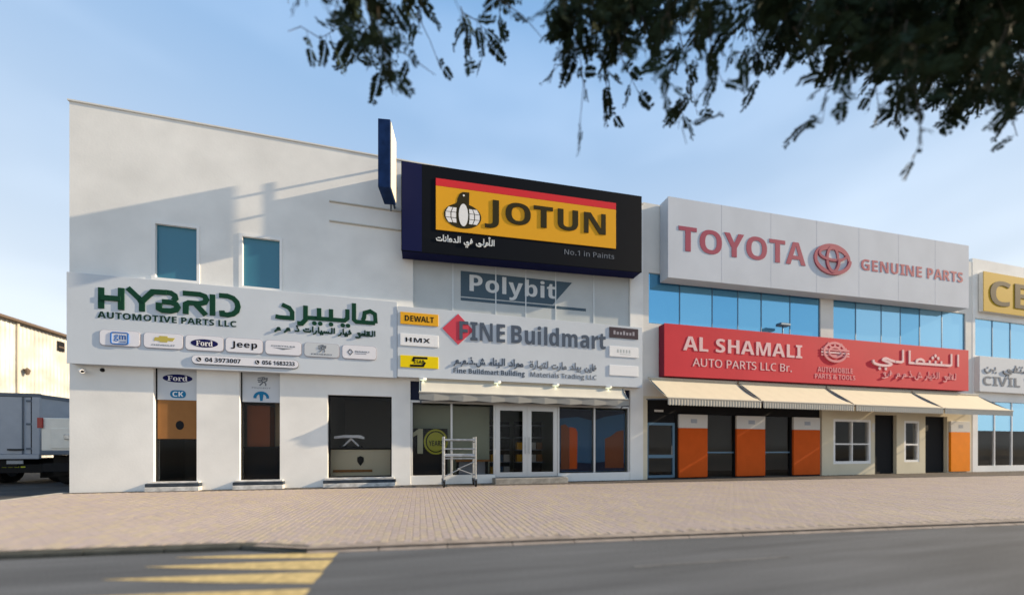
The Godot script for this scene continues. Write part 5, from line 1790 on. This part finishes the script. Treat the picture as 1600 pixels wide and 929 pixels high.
	[Vector3(3.89, 6.22, 9.49), Vector3(3.82, 6.06, 9.39), 10],
	[Vector3(4.74, 6.55, 8.98), Vector3(5.29, 6.32, 8.82), 6],
	[Vector3(7.29, 8.42, 8.43), Vector3(7.06, 7.75, 8.59), 9],
	[Vector3(6.21, 6.24, 10.00), Vector3(6.02, 5.52, 10.23), 6],
	[Vector3(5.50, 5.98, 10.04), Vector3(5.75, 5.89, 9.82), 7],
	[Vector3(5.60, 6.40, 9.54), Vector3(5.10, 5.78, 9.64), 6],
	[Vector3(5.98, 8.66, 8.15), Vector3(5.56, 7.64, 8.35), 6],
	[Vector3(6.91, 8.65, 8.35), Vector3(6.88, 8.26, 8.35), 10],
	[Vector3(7.01, 7.23, 9.24), Vector3(6.67, 6.80, 9.18), 9],
	[Vector3(7.00, 7.60, 8.81), Vector3(6.86, 6.87, 8.90), 7],
	[Vector3(6.35, 5.93, 9.64), Vector3(6.53, 5.64, 9.48), 7],
	[Vector3(4.03, 5.91, 9.52), Vector3(3.51, 5.20, 9.70), 7],
	[Vector3(8.01, 6.77, 9.20), Vector3(8.13, 6.10, 9.37), 10],
	[Vector3(5.51, 6.30, 9.42), Vector3(5.41, 5.88, 9.39), 7],
	[Vector3(6.68, 8.15, 8.49), Vector3(6.82, 7.84, 8.32), 8],
	[Vector3(4.72, 5.75, 9.46), Vector3(4.93, 5.77, 9.20), 10],
	[Vector3(6.81, 7.08, 9.39), Vector3(6.79, 6.74, 9.37), 7],
	[Vector3(5.81, 4.99, 10.11), Vector3(5.75, 4.62, 10.15), 10],
	[Vector3(5.95, 6.37, 9.39), Vector3(6.20, 6.34, 9.16), 9],
	[Vector3(6.31, 7.93, 8.69), Vector3(6.26, 7.24, 8.75), 9],
	[Vector3(5.95, 7.13, 9.42), Vector3(5.99, 6.87, 9.34), 9],
	[Vector3(5.86, 5.52, 10.09), Vector3(5.22, 4.91, 10.25), 8],
	[Vector3(7.52, 7.31, 9.43), Vector3(7.88, 7.26, 9.26), 6],
	[Vector3(6.07, 6.36, 9.29), Vector3(6.42, 5.95, 9.27), 7],
	[Vector3(4.40, 6.15, 9.23), Vector3(4.14, 5.56, 9.35), 8],
	[Vector3(6.79, 6.30, 9.61), Vector3(6.54, 6.01, 9.55), 8],
	[Vector3(8.03, 7.02, 9.45), Vector3(8.22, 6.96, 9.22), 9],
	[Vector3(4.35, 5.98, 9.72), Vector3(4.69, 5.84, 9.57), 6],
	[Vector3(7.36, 7.39, 9.18), Vector3(7.22, 6.70, 9.40), 9],
	[Vector3(5.72, 5.80, 9.75), Vector3(5.84, 5.42, 9.84), 8],
	[Vector3(4.20, 6.24, 9.28), Vector3(4.12, 5.97, 9.06), 10],
	[Vector3(4.57, 6.14, 9.27), Vector3(5.08, 5.95, 9.10), 9],
	[Vector3(5.51, 5.77, 9.85), Vector3(5.38, 5.48, 9.80), 10],
	[Vector3(5.62, 6.20, 9.72), Vector3(5.39, 5.43, 9.93), 10],
	[Vector3(5.03, 6.25, 9.62), Vector3(4.58, 5.52, 9.75), 7],
	[Vector3(5.11, 5.56, 9.63), Vector3(4.75, 4.84, 9.83), 8],
	[Vector3(5.37, 6.29, 9.58), Vector3(5.46, 5.74, 9.69), 6],
	[Vector3(5.79, 7.88, 8.56), Vector3(5.49, 7.33, 8.67), 8],
	[Vector3(4.75, 6.51, 9.48), Vector3(4.69, 6.26, 9.35), 7],
	[Vector3(6.26, 7.05, 9.38), Vector3(6.14, 6.43, 9.55), 10],
	[Vector3(5.45, 7.07, 9.03), Vector3(5.24, 6.68, 8.93), 9],
	[Vector3(6.59, 7.75, 8.19), Vector3(6.63, 7.21, 8.29), 10],
	[Vector3(9.07, 7.73, 9.08), Vector3(8.49, 6.92, 9.16), 8],
	[Vector3(4.38, 5.39, 9.41), Vector3(4.19, 4.68, 9.45), 5],
	[Vector3(4.37, 5.26, 9.60), Vector3(4.17, 4.71, 9.68), 6],
	[Vector3(5.27, 5.74, 9.28), Vector3(5.05, 4.94, 9.44), 6],
	[Vector3(5.89, 6.00, 9.10), Vector3(5.79, 5.19, 9.15), 7],
	[Vector3(4.87, 4.88, 9.84), Vector3(4.81, 4.22, 9.92), 6],
	[Vector3(5.94, 5.67, 9.44), Vector3(6.11, 5.12, 9.40), 7],
	[Vector3(6.34, 5.90, 9.46), Vector3(6.82, 5.58, 9.29), 6],
	[Vector3(6.53, 5.55, 9.63), Vector3(6.53, 5.18, 9.58), 5],
	[Vector3(6.93, 5.42, 9.64), Vector3(6.77, 4.84, 9.73), 4],
	[Vector3(3.98, 5.82, 9.30), Vector3(4.16, 5.44, 9.40), 4],
	[Vector3(4.70, 6.81, 8.80), Vector3(4.79, 6.46, 8.73), 6],
	[Vector3(4.18, 6.96, 8.92), Vector3(4.24, 6.63, 8.90), 7],
	[Vector3(2.24, 6.38, 8.67), Vector3(2.16, 5.84, 8.85), 4],
	[Vector3(4.25, 7.05, 8.84), Vector3(4.19, 6.64, 8.90), 7],
	[Vector3(3.23, 6.08, 9.21), Vector3(3.33, 5.88, 9.20), 5],
	[Vector3(1.74, 6.11, 8.91), Vector3(1.70, 5.68, 9.04), 6],
	[Vector3(2.45, 6.32, 8.65), Vector3(2.17, 5.65, 8.80), 7],
	[Vector3(2.84, 6.98, 8.32), Vector3(2.64, 6.37, 8.43), 5],
	[Vector3(2.58, 7.34, 8.13), Vector3(2.42, 6.87, 8.26), 5],
	[Vector3(2.52, 5.75, 9.14), Vector3(2.45, 5.40, 9.13), 5],
	[Vector3(4.41, 7.18, 8.94), Vector3(4.70, 7.02, 8.90), 7],
	[Vector3(3.21, 7.29, 8.07), Vector3(2.96, 6.65, 8.23), 8],
	[Vector3(1.78, 6.86, 8.29), Vector3(1.65, 6.75, 7.98), 5],
	[Vector3(4.08, 6.77, 8.78), Vector3(4.26, 6.85, 8.54), 8],
	[Vector3(2.65, 7.02, 8.54), Vector3(2.61, 6.73, 8.38), 4],
	[Vector3(1.94, 6.36, 8.68), Vector3(1.89, 5.73, 8.93), 5],
	[Vector3(1.85, 6.51, 8.47), Vector3(1.66, 6.09, 8.45), 8],
	[Vector3(3.81, 6.12, 9.42), Vector3(3.82, 5.93, 9.31), 4],
	[Vector3(2.47, 6.38, 9.04), Vector3(2.52, 6.25, 8.87), 6],
	[Vector3(2.86, 6.83, 8.38), Vector3(2.81, 6.39, 8.41), 6],
	[Vector3(2.04, 6.37, 8.94), Vector3(1.88, 5.99, 9.02), 7],
	[Vector3(3.16, 6.61, 8.77), Vector3(3.24, 6.38, 8.74), 4],
	[Vector3(2.22, 6.63, 8.58), Vector3(2.34, 6.54, 8.36), 8],
	[Vector3(2.47, 7.26, 8.04), Vector3(2.54, 6.80, 8.06), 5],
	[Vector3(1.98, 6.57, 8.32), Vector3(1.96, 6.06, 8.43), 7],
	[Vector3(3.11, 6.98, 8.63), Vector3(3.12, 6.66, 8.64), 4],
	[Vector3(2.46, 6.74, 8.29), Vector3(2.28, 6.20, 8.52), 7],
	[Vector3(2.89, 6.48, 8.85), Vector3(2.67, 6.16, 8.82), 6],
	[Vector3(2.44, 6.76, 8.60), Vector3(2.32, 6.50, 8.47), 4],
	[Vector3(2.02, 6.75, 8.31), Vector3(1.97, 6.66, 8.13), 7],
	[Vector3(3.41, 7.33, 8.19), Vector3(3.21, 6.91, 8.13), 8],
	[Vector3(3.10, 7.00, 8.54), Vector3(3.05, 6.66, 8.59), 6],
	[Vector3(3.22, 7.24, 8.24), Vector3(3.08, 7.08, 8.05), 6],
	[Vector3(2.24, 7.01, 8.44), Vector3(2.04, 6.45, 8.58), 7],
	[Vector3(2.53, 6.90, 8.62), Vector3(2.38, 6.46, 8.66), 8],
	[Vector3(2.87, 7.37, 8.01), Vector3(3.10, 7.03, 8.03), 7],
	[Vector3(2.51, 6.61, 8.67), Vector3(2.38, 6.38, 8.50), 7],
	[Vector3(2.08, 6.14, 9.05), Vector3(1.95, 5.83, 9.07), 8],
	[Vector3(3.99, 6.75, 8.84), Vector3(3.91, 6.35, 8.87), 8],
	[Vector3(2.02, 6.33, 8.80), Vector3(2.20, 6.24, 8.60), 4],
	[Vector3(4.35, 7.35, 8.36), Vector3(4.39, 6.79, 8.60), 8],
	[Vector3(3.24, 6.42, 8.75), Vector3(3.00, 5.76, 8.91), 7],
	[Vector3(2.29, 6.62, 8.40), Vector3(2.11, 6.00, 8.65), 7],
	[Vector3(3.66, 7.57, 8.08), Vector3(3.49, 7.00, 8.17), 5],
	[Vector3(1.76, 6.11, 8.68), Vector3(1.75, 6.12, 8.43), 6],
	[Vector3(2.78, 7.34, 8.22), Vector3(2.48, 6.59, 8.45), 8],
	[Vector3(3.79, 7.15, 8.34), Vector3(3.47, 6.56, 8.52), 6],
	[Vector3(2.68, 7.74, 7.92), Vector3(2.52, 7.26, 7.85), 5],
	[Vector3(2.06, 6.99, 8.25), Vector3(1.93, 6.76, 8.02), 6],
	[Vector3(2.74, 6.15, 9.10), Vector3(2.78, 6.15, 8.87), 4],
	[Vector3(2.99, 7.34, 8.24), Vector3(3.11, 7.02, 8.20), 6],
	[Vector3(1.92, 6.70, 8.58), Vector3(1.74, 6.06, 8.77), 5],
	[Vector3(2.17, 5.95, 9.09), Vector3(2.12, 5.64, 9.11), 6],
	[Vector3(3.47, 6.28, 8.91), Vector3(3.49, 6.29, 8.69), 5],
	[Vector3(2.34, 6.36, 8.64), Vector3(2.17, 5.94, 8.68), 7],
	[Vector3(1.46, 5.93, 8.92), Vector3(1.35, 5.33, 9.16), 7],
	[Vector3(2.27, 6.39, 8.89), Vector3(2.38, 6.25, 8.73), 5],
	[Vector3(2.68, 7.76, 7.98), Vector3(2.86, 7.62, 7.72), 6],
	[Vector3(1.75, 6.61, 8.51), Vector3(1.58, 6.21, 8.47), 7],
	[Vector3(1.51, 6.15, 8.79), Vector3(1.54, 5.99, 8.64), 4],
	[Vector3(2.99, 6.14, 9.28), Vector3(2.71, 5.71, 9.39), 6]]
# ---------------------------------------------------------------- the tree over the road
func leaf_mesh(k: int) -> ArrayMesh:
	# one feathered leaf: a stalk along -y with paired leaflets, slightly folded
	var st = start()
	var n = 8 + k
	var length = 0.3 + 0.04 * k
	var r = RandomNumberGenerator.new()
	r.seed = 900 + k
	for i in n:
		var u = (i + 1.0) / n
		var y = -length * (0.12 + 0.88 * u)
		var l = 0.07 * (0.75 + 0.5 * sin(u * PI)) * r.randf_range(0.85, 1.1)
		for s in [-1.0, 1.0]:
			if r.randf() < 0.1:
				continue
			var a = Vector3(0, y, 0.04 * sin(u * 2.0))
			var d = Vector3(s * 0.9, -0.55 + r.randf_range(-0.15, 0.15), r.randf_range(-0.35, 0.35)).normalized()
			var side = d.cross(Vector3(0.1, 0.2, 1)).normalized() * l * 0.25
			var tone = r.randf_range(0.75, 1.25)
			st.set_color(Color(tone, tone, tone * 0.9))
			var p = a + d * l * 0.35
			var q = a + d * l * 0.75
			var e = a + d * l
			var up = Vector3(0, 0, 1)
			quad(st, a, p + side, q + side * 0.9, e, up)
			quad(st, a, e, q - side * 0.9, p - side, up)
	st.set_color(Color(0.9, 0.8, 0.7))
	rod(st, Vector3(0, 0, 0), Vector3(0, -length, 0.03), 0.004, 0.002, 4, false)
	return st.commit()

func tree() -> void:
	var t = thing("shade_tree", "tall shade tree with feathery dark leaves hanging over the road", "tree", Vector3(8.2, -0.06, 16.2))
	var st = start()
	var base = Vector3(8.2, -0.06, 16.2)
	var fork = Vector3(-0.4, 4.2, -0.5)
	tube(st, [Vector3.ZERO, Vector3(-0.05, 1.4, 0.0), Vector3(-0.2, 2.9, -0.2), fork], 0.3, 0.19, 10)
	done("trunk", st, M.bark, t)
	rng.seed = 4242
	var xf = [[], [], []]
	var wood = start()
	# limbs reach out over the road; twigs hang from them. World points: start, droop end, leaf spacing
	var limbs = LIMBS
	var twigs = TWIGS
	for l in limbs:
		var pts = []
		for p in l[1]:
			pts.append(p - base)
		var limb = start()
		tube(limb, [fork] + pts, l[0], 0.012, 7)
		done("limb", limb, M.bark, t)
	for tw in twigs:
		var a: Vector3 = tw[0] - base
		var b: Vector3 = tw[1] - base
		var mid = a.lerp(b, 0.5) + Vector3(rng.randf_range(-0.05, 0.05), 0.06, rng.randf_range(-0.05, 0.05))
		tube(wood, [a, mid, b], 0.007, 0.003, 4)
		var n: int = tw[2]
		for i in n:
			var u = (i + rng.randf_range(0.3, 0.9)) / n
			var p = a.lerp(mid, u * 2) if u < 0.5 else mid.lerp(b, u * 2 - 1)
			var along = (b - a).normalized()
			var out = Vector3(rng.randf_range(-1, 1), rng.randf_range(-0.9, 0.35), rng.randf_range(-1, 1)).normalized()
			var dir = (along * 0.6 + out).normalized()
			var face = Vector3(rng.randf_range(-1, 1), rng.randf_range(-0.6, 1), rng.randf_range(-1, 1)).normalized()
			var x = dir.cross(face).normalized()
			var bs = Basis(x, -dir, x.cross(-dir)).scaled(Vector3.ONE * rng.randf_range(0.65, 1.05))
			xf[rng.randi() % 3].append(Transform3D(bs, p))
	done("twigs", wood, M.bark, t)
	for k in 3:
		var mm = MultiMesh.new()
		mm.transform_format = MultiMesh.TRANSFORM_3D
		mm.mesh = leaf_mesh(k)
		mm.instance_count = xf[k].size()
		for i in xf[k].size():
			mm.set_instance_transform(i, xf[k][i])
		var mi = MultiMeshInstance3D.new()
		mi.name = "crown"
		mi.multimesh = mm
		mi.material_override = M.leaf
		mi.set_meta("kind", "stuff")
		t.add_child(mi, true)

# ---------------------------------------------------------------- build
func _ready() -> void:
	sans = SystemFont.new()
	sans.font_names = PackedStringArray(["Droid Sans"])
	sans_bold = SystemFont.new()
	sans_bold.font_names = PackedStringArray(["Droid Sans"])
	sans_bold.font_weight = 700
	serif_bold = SystemFont.new()
	serif_bold.font_names = PackedStringArray(["Droid Serif"])
	serif_bold.font_weight = 700
	view_and_light()
	materials()
	ground()
	corner_building()
	parts_shop()
	end_building()
	yard()
	corner_sign()
	paint_sign()
	hardware_sign()
	parts_shop_signs()
	awnings()
	trolley()
	wall_fittings()
	shop_contents()
	tree()
